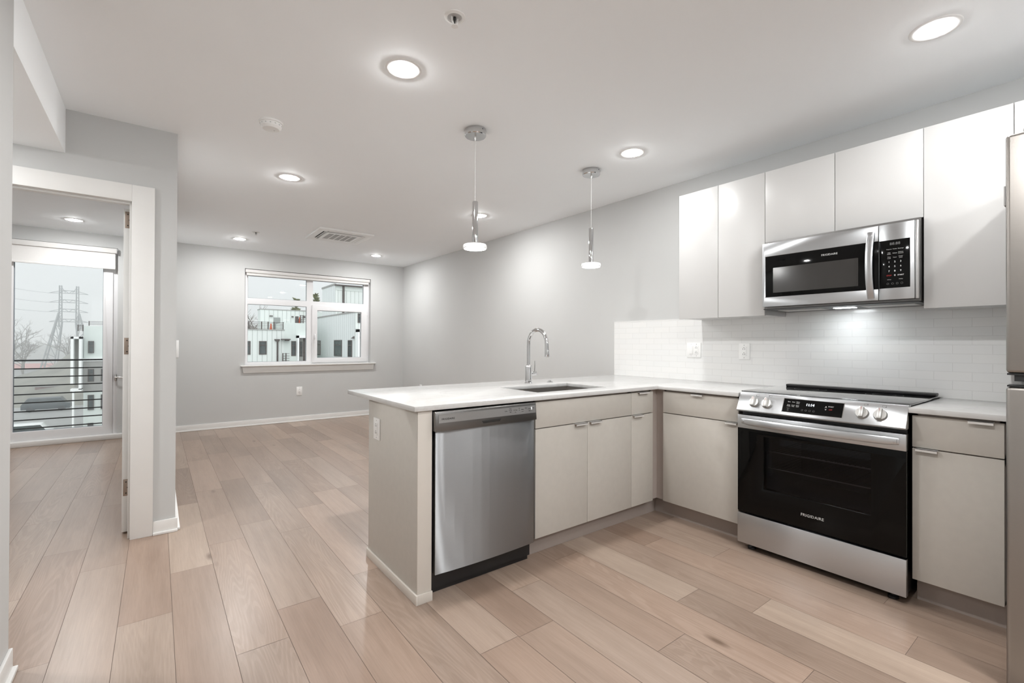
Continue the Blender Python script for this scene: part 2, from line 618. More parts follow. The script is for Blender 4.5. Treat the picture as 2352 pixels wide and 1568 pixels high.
# floor of individual planks; known end joints per column
rnd = random.Random(7)
PW, PX0, PL = .1880, .060, 1.22
J = {-4: 3.128, -3: 2.445, -1: 2.575, 0: 2.999, 1: 2.067, 2: 2.306, 3: 2.013, 4: 2.418, 5: 1.507, 6: 2.72, 7: 1.797, 8: 1.102, 9: .69, 10: 1.262,
     11: 1.006, 12: .51, 13: 1.40, -2: 3.30}
TONE = {(2, 1.5): .12, (0, 1.9): .30, (-1, 2.0): .78, (3, 1.5): .42, (10, 1.5): .92, (10, .7): .25, (11, .5): .98, (8, .6): .28, (11, 1.5): .5,
        (5, 2.0): .75, (5, 1.0): .35, (7, 1.2): .7, (9, 1.2): .62, (6, 2.0): .25, (2, 3.0): .55}
fb = bmesh.new()
lay = fb.loops.layers.float_color.new('plank')
g_ = .0008
for i in range(-19, 19):
    x0, x1 = PX0 + PW * i, PX0 + PW * (i + 1)
    x0, x1 = max(x0, -3.5), min(x1, XR + .05)
    if x1 <= x0:
        continue
    j0 = J.get(i, rnd.uniform(0, PL))
    k = math.floor((-2.6 - j0) / PL)
    while j0 + k * PL < YB + .05:
        y0, y1 = max(j0 + k * PL, -2.6), min(j0 + (k + 1) * PL, YB + .05)
        k += 1
        if y1 - y0 < .01:
            continue
        tone = min(1, max(0, rnd.gauss(.48, .2)))
        for (ci, cy), tv in TONE.items():
            if ci == i and y0 < cy < y1:
                tone = tv
        col = (tone, rnd.random(), rnd.random(), 1)
        f = fb.faces.new([fb.verts.new(q) for q in ((x0 + g_, y0 + g_, 0), (x1 - g_, y0 + g_, 0), (x1 - g_, y1 - g_, 0), (x0 + g_, y1 - g_, 0))])
        f.material_index = 0
        for l in f.loops:
            l[lay] = col
me = bpy.data.meshes.new('floor')
u = MB().box(-3.6, 3.7, -2.8, OUT, -.12, -.0015, mi=1)
tmpm = bpy.data.meshes.new('tmp')
u.bm.to_mesh(tmpm)
u.bm.free()
fb.from_mesh(tmpm)
fb.to_mesh(me)
fb.free()
me.materials.append(M['plank'])
me.materials.append(simple('plank_seam', (.16, .12, .10), .8, var=.1))
fl = bpy.data.objects.new('floor', me)
COL.objects.link(fl)
fl['kind'] = 'structure'

struct('ceiling', MB().box(-3.7, 3.7, -2.8, OUT, H, H + .15), 'ceiling')
struct('wall_right', MB().box(XR, 3.6, -2.8, OUT, -.1, H), 'wall')
struct('wall_behind', MB().box(-.6, XR, -2.75, -2.6, -.1, H), 'wall')
struct('wall_left', MB().box(-.56, XS, -2.6, 2.466, -.1, H), 'wall')
# hall recess behind the near wall
struct('wall_hall_end', MB().box(-1.85, -1.7, 2.3, YD, -.1, H), 'wall')
struct('wall_hall_back', MB().box(-1.7, -.56, 2.3, 2.42, -.1, H), 'wall')
struct('ceiling_soffit', MB().box(-1.7, XS, 2.466, YD, HS, H), 'ceiling')
# doorway wall with its opening, and the wall between bedroom and living room
DOX0, DOX1, DOZ = -.99, -.128, 2.064
struct('wall_doorway', MB().grid('y', [-3.5, DOX0 - .02, DOX1 + .02, XD], [-.1, DOZ + .02, H], YD, YD + .115, lambda i, j: not (i == 1 and j == 0)), 'wall')
struct('wall_between', MB().box(-.03, XD, YD + .115, YB, -.1, H), 'wall')
struct('wall_bedroom_side', MB().box(-3.65, -3.5, YD, OUT, -.1, H), 'wall')
# window wall: living room window and balcony door
WX0, WX1, WZ0, WZ1 = 1.0, 2.855, .875, 2.278
BX0, BX1, BZ1 = -1.45, -.40, 2.385
struct('wall_far', MB().grid('y', [-3.5, BX0, BX1, WX0, WX1, XR], [-.1, .0, WZ0, WZ1, BZ1, H], YB, OUT,
                             lambda i, j: not ((i == 1 and 1 <= j <= 3) or (i == 3 and j == 2))), 'wall')

# baseboards with shoe moulding: profile swept along a straight run
def base_run(name, p0, p1, nx, ny, hh=.084, mat_='trim'):
    mb = MB()
    (x0, y0), (x1, y1) = p0, p1
    for d, z1 in ((.012, hh), (.026, .016)):
        xs = sorted((x0, x1, x0 + nx * d, x1 + nx * d))
        ys = sorted((y0, y1, y0 + ny * d, y1 + ny * d))
        mb.box(xs[0], xs[-1], ys[0], ys[-1], 0, z1, bev=.003)
    return struct(name, mb, mat_, smooth=True)
base_run('baseboard_far', (XD, YB), (XR, YB), 0, -1)
base_run('baseboard_right', (XR, 2.91), (XR, YB - .027), -1, 0)
base_run('baseboard_doorway', (-.016, YD), (XD + .012, YD), 0, -1)
base_run('baseboard_between', (XD, YD), (XD, YB - .027), 1, 0)
base_run('baseboard_left', (XS, -2.6), (XS, 2.466), 1, 0)
base_run('baseboard_bedroom', (BX1 + .06, YB), (-.03, YB), 0, -1)

# door casing (trim) and the bedroom door
tr = MB()
tr.box(DOX1, -.0165, YD - .018, YD - .0005, 0, 2.166, bev=.002)
tr.box(-1.10, DOX0, YD - .018, YD - .0005, 0, 2.166, bev=.002)
tr.box(DOX0 - .0, DOX1, YD - .018, YD - .0005, DOZ, 2.166, bev=.002)
struct('trim_1', tr, 'trim', smooth=True)
dr = frame('door_1')
jb = MB()
jb.box(DOX1, DOX1 + .0195, YD + .0, YD + .115, 0, DOZ, bev=.001)
jb.box(DOX0 - .0195, DOX0, YD + .0, YD + .115, 0, DOZ, bev=.001)
jb.box(DOX0, DOX1, YD + .0, YD + .115, DOZ, DOZ + .0195, bev=.001)
jb.box(DOX1 - .012, DOX1, YD + .02, YD + .065, 0, DOZ, bev=.001)
jb.box(DOX0, DOX1 - .012, YD + .02, YD + .065, DOZ - .012, DOZ, bev=.001)
jb.build('door_jamb', 'trim', dr)
sl = MB()
sl.box(-.172, -.1335, YD + .125, YD + .125 + .81, .012, 2.045, bev=.0015)
slab = sl.build('door_slab', 'trim', dr)
for z_ in (1.975, 1.18, .29):
    hg = MB()
    hg.box(-.166, -.1335, YD + .1232, YD + .1255, z_ - .052, z_ + .052, bev=.001)
    hg.lathe([(.0065, -.052), (.0065, .052)], (-.130, YD + .120, z_), seg=12)
    for dz in (-.035, 0, .035):
        hg.lathe([(.004, -.0008), (.004, .0008)], (-.152 + (.008 if dz == 0 else 0), YD + .1228, z_ + dz), axis='y', seg=8, mi=1)
    hg.build('hinge', ['bronze', 'slot'], dr)

# living room window
wd = frame('window_1')
fy0, fy1 = YB + .07, YB + .15
fr = MB()
fr.grid('y', [WX0, 1.05, 1.86, 1.955, 2.765, WX1], [WZ0, .92, 1.772, 1.862, 2.19, WZ1], fy0 + .02, fy1, lambda i, j: (i, j) not in ((1, 1), (3, 1), (1, 3), (3, 3)), bev=.003)
fr.build('window_frame', 'vinyl', wd)
sa = MB().grid('y', [1.940, 2.017, 2.722, 2.815], [.898, .968, 1.72, 1.803], fy0, fy0 + .06, lambda i, j: (i, j) != (1, 1), bev=.004).build('window_sash', 'vinyl', wd)
hd = MB()
hd.box(1.972, 1.994, fy0 - .012, fy0, 1.27, 1.345, bev=.004)
hd.tube([(1.983, fy0 - .022, 1.33), (1.983, fy0 - .030, 1.30), (1.983, fy0 - .030, 1.20)], [.009, .008, .006], 10)
hd.box(1.976, 1.990, fy0 - .03, fy0, 1.318, 1.338, bev=.003)
hd.build('sash_handle', 'vinyl', sa)
hn = MB()
for z_ in (1.70, .955):
    hn.lathe([(.008, -.03), (.008, .03)], (2.823, fy0 + .004, z_), seg=10)
hn.build('sash_hinge', 'vinyl', sa)
for nm, a in (('pane', (1.048, 1.862, .918, 1.774)), ('pane', (1.048, 1.862, 1.86, 2.192)), ('pane', (1.953, 2.767, 1.86, 2.192)), ('pane', (2.015, 2.724, .966, 1.722))):
    MB().box(a[0], a[1], fy0 + .045, fy0 + .049, a[2], a[3]).build(nm, 'glass', wd)
gk = MB()
for (x0, x1, z0, z1) in ((1.05, 1.86, .92, 1.772), (1.05, 1.86, 1.862, 2.19), (1.955, 2.765, 1.862, 2.19), (2.017, 2.722, .968, 1.72)):
    gk.grid('y', [x0, x0 + .004, x1 - .004, x1], [z0, z0 + .004, z1 - .004, z1], fy0 + .040, fy0 + .044, lambda i, j: (i, j) != (1, 1))
gk.build('gasket', 'gasket', wd)
st = MB()
st.box(WX0 - .052, WX1 + .078, YB - .055, fy0 + .02, WZ0 - .016, WZ0 + .001, bev=.004)
st.prism([(WX0 - .030, WZ0 - .016), (WX1 + .055, WZ0 - .016), (WX1 + .040, .766), (WX0 - .015, .766)], 'y', YB - .018, YB, bev=.002)
st.build('window_sill', 'trim', wd)

def blind(name, x0, x1, y0, z_top, z_mid, z_bot, label):
    b = thing(name, ((x0 + x1) / 2, y0, z_top), label, 'blind')
    hb = MB()
    hb.box(x0, x1, y0, y0 + .055, z_mid, z_top, bev=.004)
    hb.build('cassette', 'fabric', b)
    f_ = MB()
    f_.box(x0 + .012, x1 - .012, y0 + .020, y0 + .0225, z_bot + .02, z_mid + .004)
    f_.build('shade_fabric', 'fabric', b)
    MB().box(x0 + .012, x1 - .012, y0 + .014, y0 + .028, z_bot, z_bot + .022, bev=.004).build('bottom_rail', 'fabric', b)
    for q in (x0 - .004, x1):
        MB().box(q, q + .004, y0 - .002, y0 + .057, z_mid - .004, z_top + .001).build('end_bracket', 'grey_plastic', b)
    return b
blind('roller_blind', WX0 + .012, WX1 - .012, YB + .012, WZ1 - .006, 2.226, 2.186, 'white roller blind rolled up at the top of the two-part living room window')

# balcony door
bd = frame('door_2')
by0, by1 = YB - .0, YB + .10
bf = MB()
bf.grid('y', [BX0, BX0 + .06, -.405 - .045, BX1], [0.0, .062, 2.32, BZ1], by0 + .03, by1 + .04, lambda i, j: (i, j) != (1, 1), bev=.003)
bf.build('door_frame', 'vinyl', bd)
MB().grid('y', [BX0 + .055, -1.312, -.538, -.445], [.055, .166, 2.20, 2.325], by0 + .012, by0 + .085, lambda i, j: (i, j) != (1, 1), bev=.004).build('door_sash', 'vinyl', bd)
MB().box(-1.314, -.536, by0 + .05, by0 + .054, .164, 2.202).build('pane', 'glass', bd)
MB().grid('y', [-1.312, -1.306, -.543, -.538], [.166, .171, 2.195, 2.20], by0 + .045, by0 + .049, lambda i, j: (i, j) != (1, 1)).build('gasket', 'gasket', bd)
MB().box(BX0 - .03, BX1 + .055, YB - .066, by0 + .03, 0, .060, bev=.006).build('threshold', 'trim', bd)
dh = MB()
dh.box(-.425, -.408, by0 - .004, by0 + .03, .72, .80, bev=.003)
dh.tube([(-.415, by0 - .0, .765), (-.415, by0 - .045, .765), (-.385, by0 - .05, .765), (-.345, by0 - .05, .760)], .008, 10)
dh.build('door_handle', 'satin', bd)
blind('roller_blind', BX0 - .0 + .008, BX1 - .010, YB - .062, 2.372, 2.312, 2.112, 'white roller blind partly lowered over the bedroom balcony door')

# ------------------------------------------------------------------ ceiling fittings
def downlight(loc, label):
    d = thing('recessed_light', loc, label, 'ceiling light', 'recessed ceiling lights')
    MB().lathe([(.088, 0), (.086, -.0022), (.084, -.0028), (.060, -.0032), (.058, -.0025), (.058, 0)], loc, seg=40, cap=False).build('trim_ring', 'plastic', d)
    MB().lathe([(.058, -.003), (.052, -.0060), (.036, -.0085), (.016, -.0097), (.0, -.010)], loc, seg=24, cap=False).build('diffuser', 'led', d)
    return d
dl = downlight((.949, 2.125, H), 'large round recessed light near the sprinkler head, above the peninsula end')
for loc, lb in (((2.611, .474, H), 'round recessed light in the ceiling corner above the refrigerator side'),
                ((2.638, 2.075, H), 'round recessed light beside the second pendant canopy'),
                ((.844, 4.083, H), 'round recessed light just beyond the smoke detector'),
                ((.839, 6.894, H), 'small round recessed light left of the ceiling air conditioner'),
                ((2.655, 6.912, H), 'small round recessed light in the far ceiling corner above the window'),
                ((2.673, 4.072, H), 'round recessed light partly hidden behind the nearer pendant tube'),
                ((-.734, 6.961, H), 'round recessed light in the bedroom ceiling seen through the doorway'),
                ((.949, .474, H), 'added, unseen round recessed light overhead, between the near wall and the range'),  # lamp out of view, added to light the kitchen
                ((-2.6, 6.961, H), 'added, unseen round recessed light at the far side of the bedroom'),  # out of view, added to light the bedroom
                ((-1.7, 4.9, H), 'added, unseen round recessed light above the middle of the bedroom'),  # second bedroom lamp added for light, not visible
                ((.949, -1.3, H), 'added, unseen round recessed light behind, left of the kitchen'),  # added behind the camera for more light
                ((2.10, -.35, H), 'added, unseen round recessed light directly in front of the refrigerator door')):  # added out of view to put a streak on the dishwasher door
    again(dl, loc, lb)

fill_ = thing('added_fill_light', (1.3, -1.5, H), 'added, unseen fill light, a round white dome on the ceiling behind the kitchen', 'ceiling light')  # invented dome out of view, added as soft fill
MB().lathe([(.19, 0), (.19, -.02), (.17, -.024)], fill_.location, seg=40).build('base_plate', 'plastic', fill_)
MB().lathe([(.17, -.024), (.165, -.05), (.12, -.08), (.06, -.09), (.0, -.092)], fill_.location, seg=32, cap=False).build('diffuser', 'led_fill', fill_)
again(dl, (-1.1, 3.05, HS), 'added, unseen round recessed light in the lowered hall ceiling, hidden by the near wall')  # added lamp, brightens the doorway wall and end panel
for o in list(bpy.data.objects):
    if o.name.startswith('recessed_light') and o.location.x > 2.5 and o.location.y < 1.5:
        _k = 'led_k'
    elif o.name.startswith('recessed_light') and o.location.x > 2.5 and o.location.y < 3:
        _k = 'led_n'
    else:
        continue
    for ch in o.children:
        if ch.name.startswith('diffuser'):
            ch.data = ch.data.copy()
            ch.data.materials[0] = M[_k]

def pendant(loc, label):
    x, y, z = loc
    p_ = thing('pendant_light', loc, label, 'pendant light', 'pendant lights over the peninsula')
    c_ = MB().lathe([(.067, 0), (.068, -.004), (.068, -.036), (.064, -.041), (.0, -.041)], loc, seg=40, cap=False).build('canopy', 'chrome', p_)
    MB().lathe([(.006, -.041), (.006, -.052), (.003, -.066)], loc, seg=12).build('cord_grip', 'satin', c_)
    MB().lathe([(.003, 0), (.003, -.0015)], (x + .01, y - .0668, z - .012), axis='y', seg=8).build('set_screw', 'slot', c_)
    MB().tube([(x, y, z - .06), (x, y, 2.085)], .0011, 8).build('cord', 'cord', p_)
    MB().lathe([(.0, 2.094), (.016, 2.094), (.0185, 2.090), (.0185, 1.835), (.0185, 1.826)], (x, y, 0), seg=32, cap=False).build('tube_stem', 'chrome', p_)
    MB().lathe([(.0, 1.826), (.066, 1.826), (.069, 1.822)], (x, y, 0), seg=40, cap=False).build('cap_plate', 'chrome', p_)
    a_ = MB().lathe([(.071, 1.822), (.0745, 1.817), (.0745, 1.802), (.070, 1.797), (.066, 1.797), (.066, 1.822)], (x, y, 0), seg=48, cap=False).build('acrylic_ring', 'acrylic', p_)
    MB().disc(.068, (x, y, 1.7965), 32).build('diffuser', 'led_p', p_, smooth=False)
    return p_
pd = pendant((1.581, 2.457, H), 'nearer chrome pendant light with tube stem and glowing disc above the sink')
again(pd, (2.654, 2.476, H), 'farther chrome pendant light with tube stem, hanging closer to the right wall')

# smoke detector
sm = thing('smoke_detector', (.542, 3.13, H), 'white round smoke detector on the ceiling', 'smoke detector')
MB().lathe([(.066, 0), (.066, -.010), (.060, -.012)], sm.location, seg=40).build('base_plate', 'plastic', sm)
MB().lathe([(.060, -.012), (.058, -.030), (.046, -.043), (.018, -.046), (.0, -.046)], sm.location, seg=40, cap=False).build('cover', 'plastic', sm)
sv = MB()
for k in range(14):
    a = 2 * PI * k / 14
    c_ = (sm.location.x + .0585 * math.cos(a), sm.location.y + .0585 * math.sin(a))
    sv.lathe([(.004, -.0018), (.004, .0018)], (c_[0], c_[1], H - .022), seg=8)
MB().lathe([(.004, -.0468), (.004, -.045)], (sm.location.x + .018, sm.location.y, H), seg=10).build('test_button', 'grey_plastic', sm)
sv.build('vent_slots', 'grey_plastic', sm)

# sprinklers
def sprinkler(loc, label):
    s_ = thing('sprinkler_head', loc, label, 'sprinkler', 'ceiling sprinklers')
    x, y, z = loc
    MB().lathe([(.043, 0), (.043, -.003), (.031, -.007), (.030, -.004), (.027, .0), (.0, -.0012)], loc, seg=36, cap=False).build('escutcheon', 'plastic', s_)
    MB().lathe([(.029, -.0022), (.0265, -.0012)], loc, seg=36).build('recess', 'grey_plastic', s_)
    MB().lathe([(.006, -.003), (.0065, -.012), (.003, -.020), (.0025, -.030)], loc, seg=12).build('bulb', 'slot', s_)
    f_ = MB()
    for q in (-1, 1):
        f_.tube([(x + q * .014, y, z - .003), (x + q * .013, y, z - .020), (x + q * .003, y, z - .036)], .0025, 8)
    f_.build('frame_arms', 'plastic', s_)
    MB().lathe([(.004, -.034), (.014, -.038), (.014, -.040), (.002, -.041)], loc, seg=20).build('deflector', 'plastic', s_)
    return s_
s0 = sprinkler((.962, 1.655, H), 'white fire sprinkler head with dark bulb at the top of the photo')
again(s0, (.942, 6.352, H), 'tiny fire sprinkler head far off, left of the ceiling air conditioner')

# ceiling cassette air conditioner
ac = thing('ceiling_air_conditioner', (1.80, 5.905, H), 'square white air conditioner cassette with grille set in the ceiling', 'air conditioner')
ax0, ax1, ay0, ay1 = 1.475, 2.125, 5.58, 6.23
pl = MB()
pl.grid('z', [ax0, ax0 + .075, ax0 + .115, ax1 - .115, ax1 - .075, ax1], [ay0, ay0 + .075, ay0 + .115, ay1 - .115, ay1 - .075, ay1], H - .022, H,
        lambda i, j: not ((i in (1, 3) and j == 2) or (j in (1, 3) and i == 2)), bev=.004)
pl.build('panel', 'plastic', ac)
sl_ = MB()
for (a, b, c_, d) in ((ax0 + .075, ax0 + .115, ay0 + .115, ay1 - .115), (ax1 - .115, ax1 - .075, ay0 + .115, ay1 - .115), (ax0 + .115, ax1 - .115, ay0 + .075, ay0 + .115), (ax0 + .115, ax1 - .115, ay1 - .115, ay1 - .075)):
    sl_.box(a, b, c_, d, H - .008, H - .004)
sl_.build('outlet_slot', 'slot', ac)
for (a, b, c_, d) in ((ax0 + .092, ax0 + .100, ay0 + .12, ay1 - .12), (ax1 - .112, ax1 - .082, ay0 + .12, ay1 - .12), (ax0 + .12, ax1 - .12, ay0 + .078, ay0 + .090), (ax0 + .12, ax1 - .12, ay1 - .112, ay1 - .082)):
    MB().box(a, b, c_, d, H - .024, H - .018, bev=.002).build('louvre', 'plastic', ac)
gx0, gx1, gy0, gy1 = ax0 + .125, ax1 - .125, ay0 + .125, ay1 - .125
gw = (gx1 - gx0 - .06) / 5
xs = [gx0]
for k in range(5):
    xs += [gx0 + .03 + k * gw + (.006 if k else 0), gx0 + .03 + (k + 1) * gw - .006]
xs.append(gx1)
gr = MB().grid('z', xs, [gy0, gy0 + .04, gy1 - .04, gy1], H - .030, H - .0225, lambda i, j: not (i % 2 == 1 and j == 1), bev=.002).build('intake_grille', 'plastic', ac)
fm = MB()
for k in range(5):
    for q in range(14):
        yy = gy0 + .04 + (gy1 - gy0 - .08) * q / 14
        fm.box(xs[1 + 2 * k], xs[2 + 2 * k], yy, yy + .010, H - .026, H - .0228)
fm.build('filter_mesh', 'grey_plastic', gr)

# ------------------------------------------------------------------ switches and sockets
def plate(name, face, c, w_, h_, gangs, label, cat='outlet'):
    """face '-x' or '-y'; c centre on the wall"""
    t_ = thing(name, c, label, cat)
    def b_(u0, u1, d0, d1, z0, z1, mb, bev=0, mi=None):
        if face == '-y':
            mb.box(c[0] + u0, c[0] + u1, c[1] - d1, c[1] - d0, c[2] + z0, c[2] + z1, bev=bev, mi=mi)
        else:
            mb.box(c[0] - d1, c[0] - d0, c[1] - u1, c[1] - u0, c[2] + z0, c[2] + z1, bev=bev, mi=mi)
    mb = MB()
    b_(-w_ / 2, w_ / 2, 0, .006, -h_ / 2, h_ / 2, mb, bev=.002)
    mb.build('cover_plate', 'plastic', t_)
    n = len(gangs)
    for i, g in enumerate(gangs):
        u = (i - (n - 1) / 2) * .046
        mb = MB()
        b_(u - .0165, u + .0165, .006, .009, -.034, .034, mb, bev=.001)
        for zz in (-.046, .046):
            b_(u - .002, u + .002, .006, .0065, zz - .002, zz + .002, mb, mi=1)
        if g == 's':
            b_(u - .013, u + .013, .009, .012, -.030, .030, mb, bev=.001)
            mb.build('rocker', ['plastic', 'grey_plastic'], t_)
        else:
            for zz in (-.019, .019):
                b_(u - .0075, u - .0050, .0085, .0094, zz - .006, zz + .004, mb, mi=1)
                b_(u + .0050, u + .0075, .0085, .0094, zz - .006, zz + .004, mb, mi=1)
                b_(u - .0022, u + .0022, .0085, .0094, zz + .008, zz + .012, mb, mi=1)
            mb.build('socket', ['plastic', 'slot'], t_)
    return t_
plate('outlet', '-x', (XR - .0082, 2.079, 1.157), .122, .118, 'so', 'white double plate with switch and socket on the tiles')
plate('outlet', '-x', (XR - .0082, 1.676, 1.152), .080, .120, 'o', 'white single socket plate on the tiles, nearer the range')
plate('outlet', '-y', (1.740, YB, .466), .082, .130, 'o', 'white socket on the far wall below the window')
plate('outlet', '-x', (.957, 2.4615, .7365), .086, .1165, 'o', 'white socket on the end panel of the peninsula')
plate('outlet', '-x', (XR, 6.95, .47), .080, .120, 'o', 'white socket low on the right wall, just above the counter edge')
plate('light_switch', '-y', (.190, YB, 1.118), .080, .232, 's', 'tall white switch plate at the edge of the far wall', 'switch')

# ------------------------------------------------------------------ kitchen: base cabinets
YF, XF = 1.9712, 2.7909                         # door faces of the two runs
YK, XK = 2.0489, 2.8744                         # toe kicks

def pull(parent, face, u0, u1, z):
    """slim tab pull over the top edge of a door or drawer"""
    mb = MB()
    if face == 'y':
        mb.box(u0, u1, YF - .020, YF + .012, z, z + .0025)
        mb.box(u0, u1, YF - .020, YF - .018, z - .010, z + .0025)
    else:
        mb.box(XF - .020, XF + .012, u0, u1, z, z + .0025)
        mb.box(XF - .020, XF - .018, u0, u1, z - .010, z + .0025)
    return mb.build('tab_pull', 'pull', parent)

def front(parent, name, face, u0, u1, z0, z1, mat_='base'):
    mb = MB()
    if face == 'y':
        mb.box(u0, u1, YF, YF + .019, z0, z1, bev=.001)
    else:
        mb.box(XF, XF + .019, u0, u1, z0, z1, bev=.001)
    return mb.build(name, mat_, parent)

def carcass(parent, x0, x1, y0, y1, z0, z1, open_side):
    """panels of a cabinet box, open towards its doors and on top"""
    mb = MB()
    t_ = .016
    mb.box(x0, x1, y0, y1, z0, z0 + t_)
    if open_side == 'y':
        mb.box(x0, x0 + t_, y0, y1, z0, z1)
        mb.box(x1 - t_, x1, y0, y1, z0, z1)
        mb.box(x0, x1, y1 - t_, y1, z0, z1)
        mb.box(x0, x1, y0, y0 + .05, z1 - t_, z1)
        mb.box(x0, x1, y0, y0 + .03, .70, .745)
    else:
        mb.box(x0, x1, y0, y0 + t_, z0, z1)
        mb.box(x0, x1, y1 - t_, y1, z0, z1)
        mb.box(x1 - t_, x1, y0, y1, z0, z1)
        mb.box(x0, x0 + .05, y0, y1, z1 - t_, z1)
        mb.box(x0, x0 + .03, y0, y1, .70, .745)
    return mb.build('carcass', 'kick', parent)

def kick(parent, *a):
    mb = MB()
    mb.box(*a)
    return mb.build('toe_kick', 'kick', parent)

zd0, zd1, zr0, zr1 = .1204, .7265, .7320, .8775
c1_ = thing('base_cabinet', (2.087, 2.25, 0), 'greige base cabinet with two doors under the sink', 'cabinet', 'greige base cabinets')
carcass(c1_, 1.669, 2.5035, YF + .020, 2.575, .1204, .888, 'y')
front(c1_, 'false_drawer_front', 'y', 1.671, 2.5022, zr0, zr1)
d_ = front(c1_, 'door', 'y', 1.671, 2.0848, zd0, zd1)
pull(d_, 'y', 1.973, 2.068, zd1)
d_ = front(c1_, 'door', 'y', 2.0872, 2.5022, zd0, zd1)
pull(d_, 'y', 2.100, 2.194, zd1)
kick(c1_, 1.655, 2.5035, YK, YK + .016, 0, .1195)

c2_ = thing('base_cabinet', (2.62, 2.25, 0), 'narrow greige base cabinet with one drawer in the inner corner of the counter', 'cabinet', 'greige base cabinets')
carcass(c2_, 2.5040, 2.738, YF + .020, 2.575, .1204, .888, 'y')
d_ = front(c2_, 'drawer_front', 'y', 2.5047, 2.7366, zr0, zr1)
pull(d_, 'y', 2.567, 2.675, zr1)
d_ = front(c2_, 'door', 'y', 2.5047, 2.7366, zd0, zd1)
pull(d_, 'y', 2.513, 2.614, zd1)
kick(c2_, 2.5037, XK, YK, YK + .016, 0, .1195)
mb = MB()
mb.box(2.7395, 2.822, YF + .020, YF + .036, .1204, .888)
mb.box(XF + .020, XF + .036, 1.930, YF + .0195, .1204, .888)
mb.build('corner_filler', 'kick', c2_)

c3_ = thing('base_cabinet', (3.10, 1.66, 0), 'wide greige base cabinet with drawer between the inner corner and the range', 'cabinet', 'greige base cabinets')
carcass(c3_, XF + .020, XR - .012, 1.4, 1.9285, .1204, .888, 'x')
d_ = front(c3_, 'drawer_front', 'x', 1.4, 1.9265, zr0, zr1)
pull(d_, 'x', 1.626, 1.706, zr1)
d_ = front(c3_, 'door', 'x', 1.4, 1.9265, zd0, zd1)
pull(d_, 'x', 1.404, 1.474, zd1)
kick(c3_, XK, XK + .016, 1.40, YK - .0005, 0, .1195)

c4_ = thing('base_cabinet', (3.10, .44, 0), 'greige base cabinet with drawer between the range and the refrigerator', 'cabinet', 'greige base cabinets')
carcass(c4_, XF + .020, XR - .012, .292, .588, .1204, .888, 'x')
d_ = front(c4_, 'drawer_front', 'x', .293, .5885, zr0, zr1)
pull(d_, 'x', .322, .400, zr1)
d_ = front(c4_, 'door', 'x', .293, .5885, zd0, zd1)
pull(d_, 'x', .499, .574, zd1)
kick(c4_, XK, XK + .016, .292, .588, 0, .1195)

# end panel of the peninsula
ep = thing('end_panel', (.99, 2.28, 0), 'greige end panel closing the near end of the peninsula', 'panel')
MB().box(.9572, 1.030, 1.974, 2.590, 0, .8895, bev=.001).build('side_panel', 'base', ep)
MB().box(.9572, 1.030, 1.9665, 1.9735, 0, .8895, bev=.001).build('filler_strip', 'panel_trim', ep)
mb = MB()
mb.box(.9475, .9570, 1.957, 2.596, 0, .045, bev=.001)
mb.box(.9570, 1.031, 1.957, 1.9662, 0, .045, bev=.001)
mb.build('base_strip', 'panel_trim', ep)
bp = thing('back_panel', (2.2, 2.60, 0), 'greige panel along the living room side of the peninsula, under the counter overhang', 'panel')
MB().box(1.031, XR - .013, 2.578, 2.594, 0, .8895).build('board', 'base', bp)

# countertops
ct = MB().grid('z', [.934, 1.7988, 2.4165, 2.7686, XR - .0004], [1.392, 1.9527, 2.1025, 2.4955, 2.8931], CTB, CT,
               lambda i, j: (not (i == 1 and j == 2)) and (j >= 1 or i == 3), bev=.0015)
tag(ct.build('countertop', 'quartz'), 'white quartz countertop over the peninsula and its corner, with the sink cut-out', 'countertop')
tag(MB().box(2.7686, XR - .0004, .262, .5975, CTB, CT, bev=.0015).build('countertop', 'quartz'), 'short white quartz countertop between the range and the refrigerator', 'countertop')

# sink
sk = thing('sink', (2.108, 2.30, .69), 'stainless steel undermount sink bowl in the peninsula countertop', 'sink')
mb = MB()
sx0, sx1, sy0, sy1, sz = 1.790, 2.425, 2.094, 2.504, .69
mb.box(sx0, sx0 + .003, sy0, sy1, sz, CTB - .001)
mb.box(sx1 - .003, sx1, sy0, sy1, sz, CTB - .001)
mb.box(sx0, sx1, sy0, sy0 + .003, sz, CTB - .001)
mb.box(sx0, sx1, sy1 - .003, sy1, sz, CTB - .001)
mb.box(sx0, sx1, sy0, sy1, sz - .003, sz)
mb.build('bowl', 'sink', sk)
MB().lathe([(.045, .0005), (.040, .003), (.030, .0015), (.012, .001)], (2.108, 2.33, sz), seg=24).build('drain', 'chrome', sk)

# faucet
FX, FY = 2.160, 2.6288
fa = thing('faucet', (FX, FY, CT), 'chrome pull-down faucet arching over the sink', 'faucet')
MB().lathe([(.029, 0), (.029, .004), (.025, .008), (.0245, .122), (.022, .130), (.0145, .136), (.0, .136)], (FX, FY, CT), seg=32, cap=False).build('body', 'chrome', fa)
pts = [(FX, FY, CT + .13), (FX, FY, 1.12), (FX, FY, 1.19)]
Rr = .0985
for k in range(1, 15):
    a = PI * k / 15
    pts.append((FX, FY - Rr + Rr * math.cos(a), 1.205 + Rr * math.sin(a)))
pts += [(FX, FY - 2 * Rr - .001, 1.204)]
MB().tube(pts, .0135, 16).build('spout', 'chrome', fa)
mb = MB()
mb.tube([(FX, FY - 2 * Rr - .001, 1.208), (FX, FY - 2 * Rr - .003, 1.17), (FX, FY - 2 * Rr - .0035, 1.165), (FX, FY - 2 * Rr - .007, 1.115), (FX, FY - 2 * Rr - .007, 1.112)], [.0140, .0150, .0155, .0190, .0170], 16)
mb.build('spray_head', 'chrome', fa)
mb = MB()
mb.lathe([(.0150, .018), (.0165, .030), (.0165, .068), (.014, .072)], (FX, FY, .985), axis='x', seg=24)
lv = mb.build('lever_hub', 'chrome', fa)
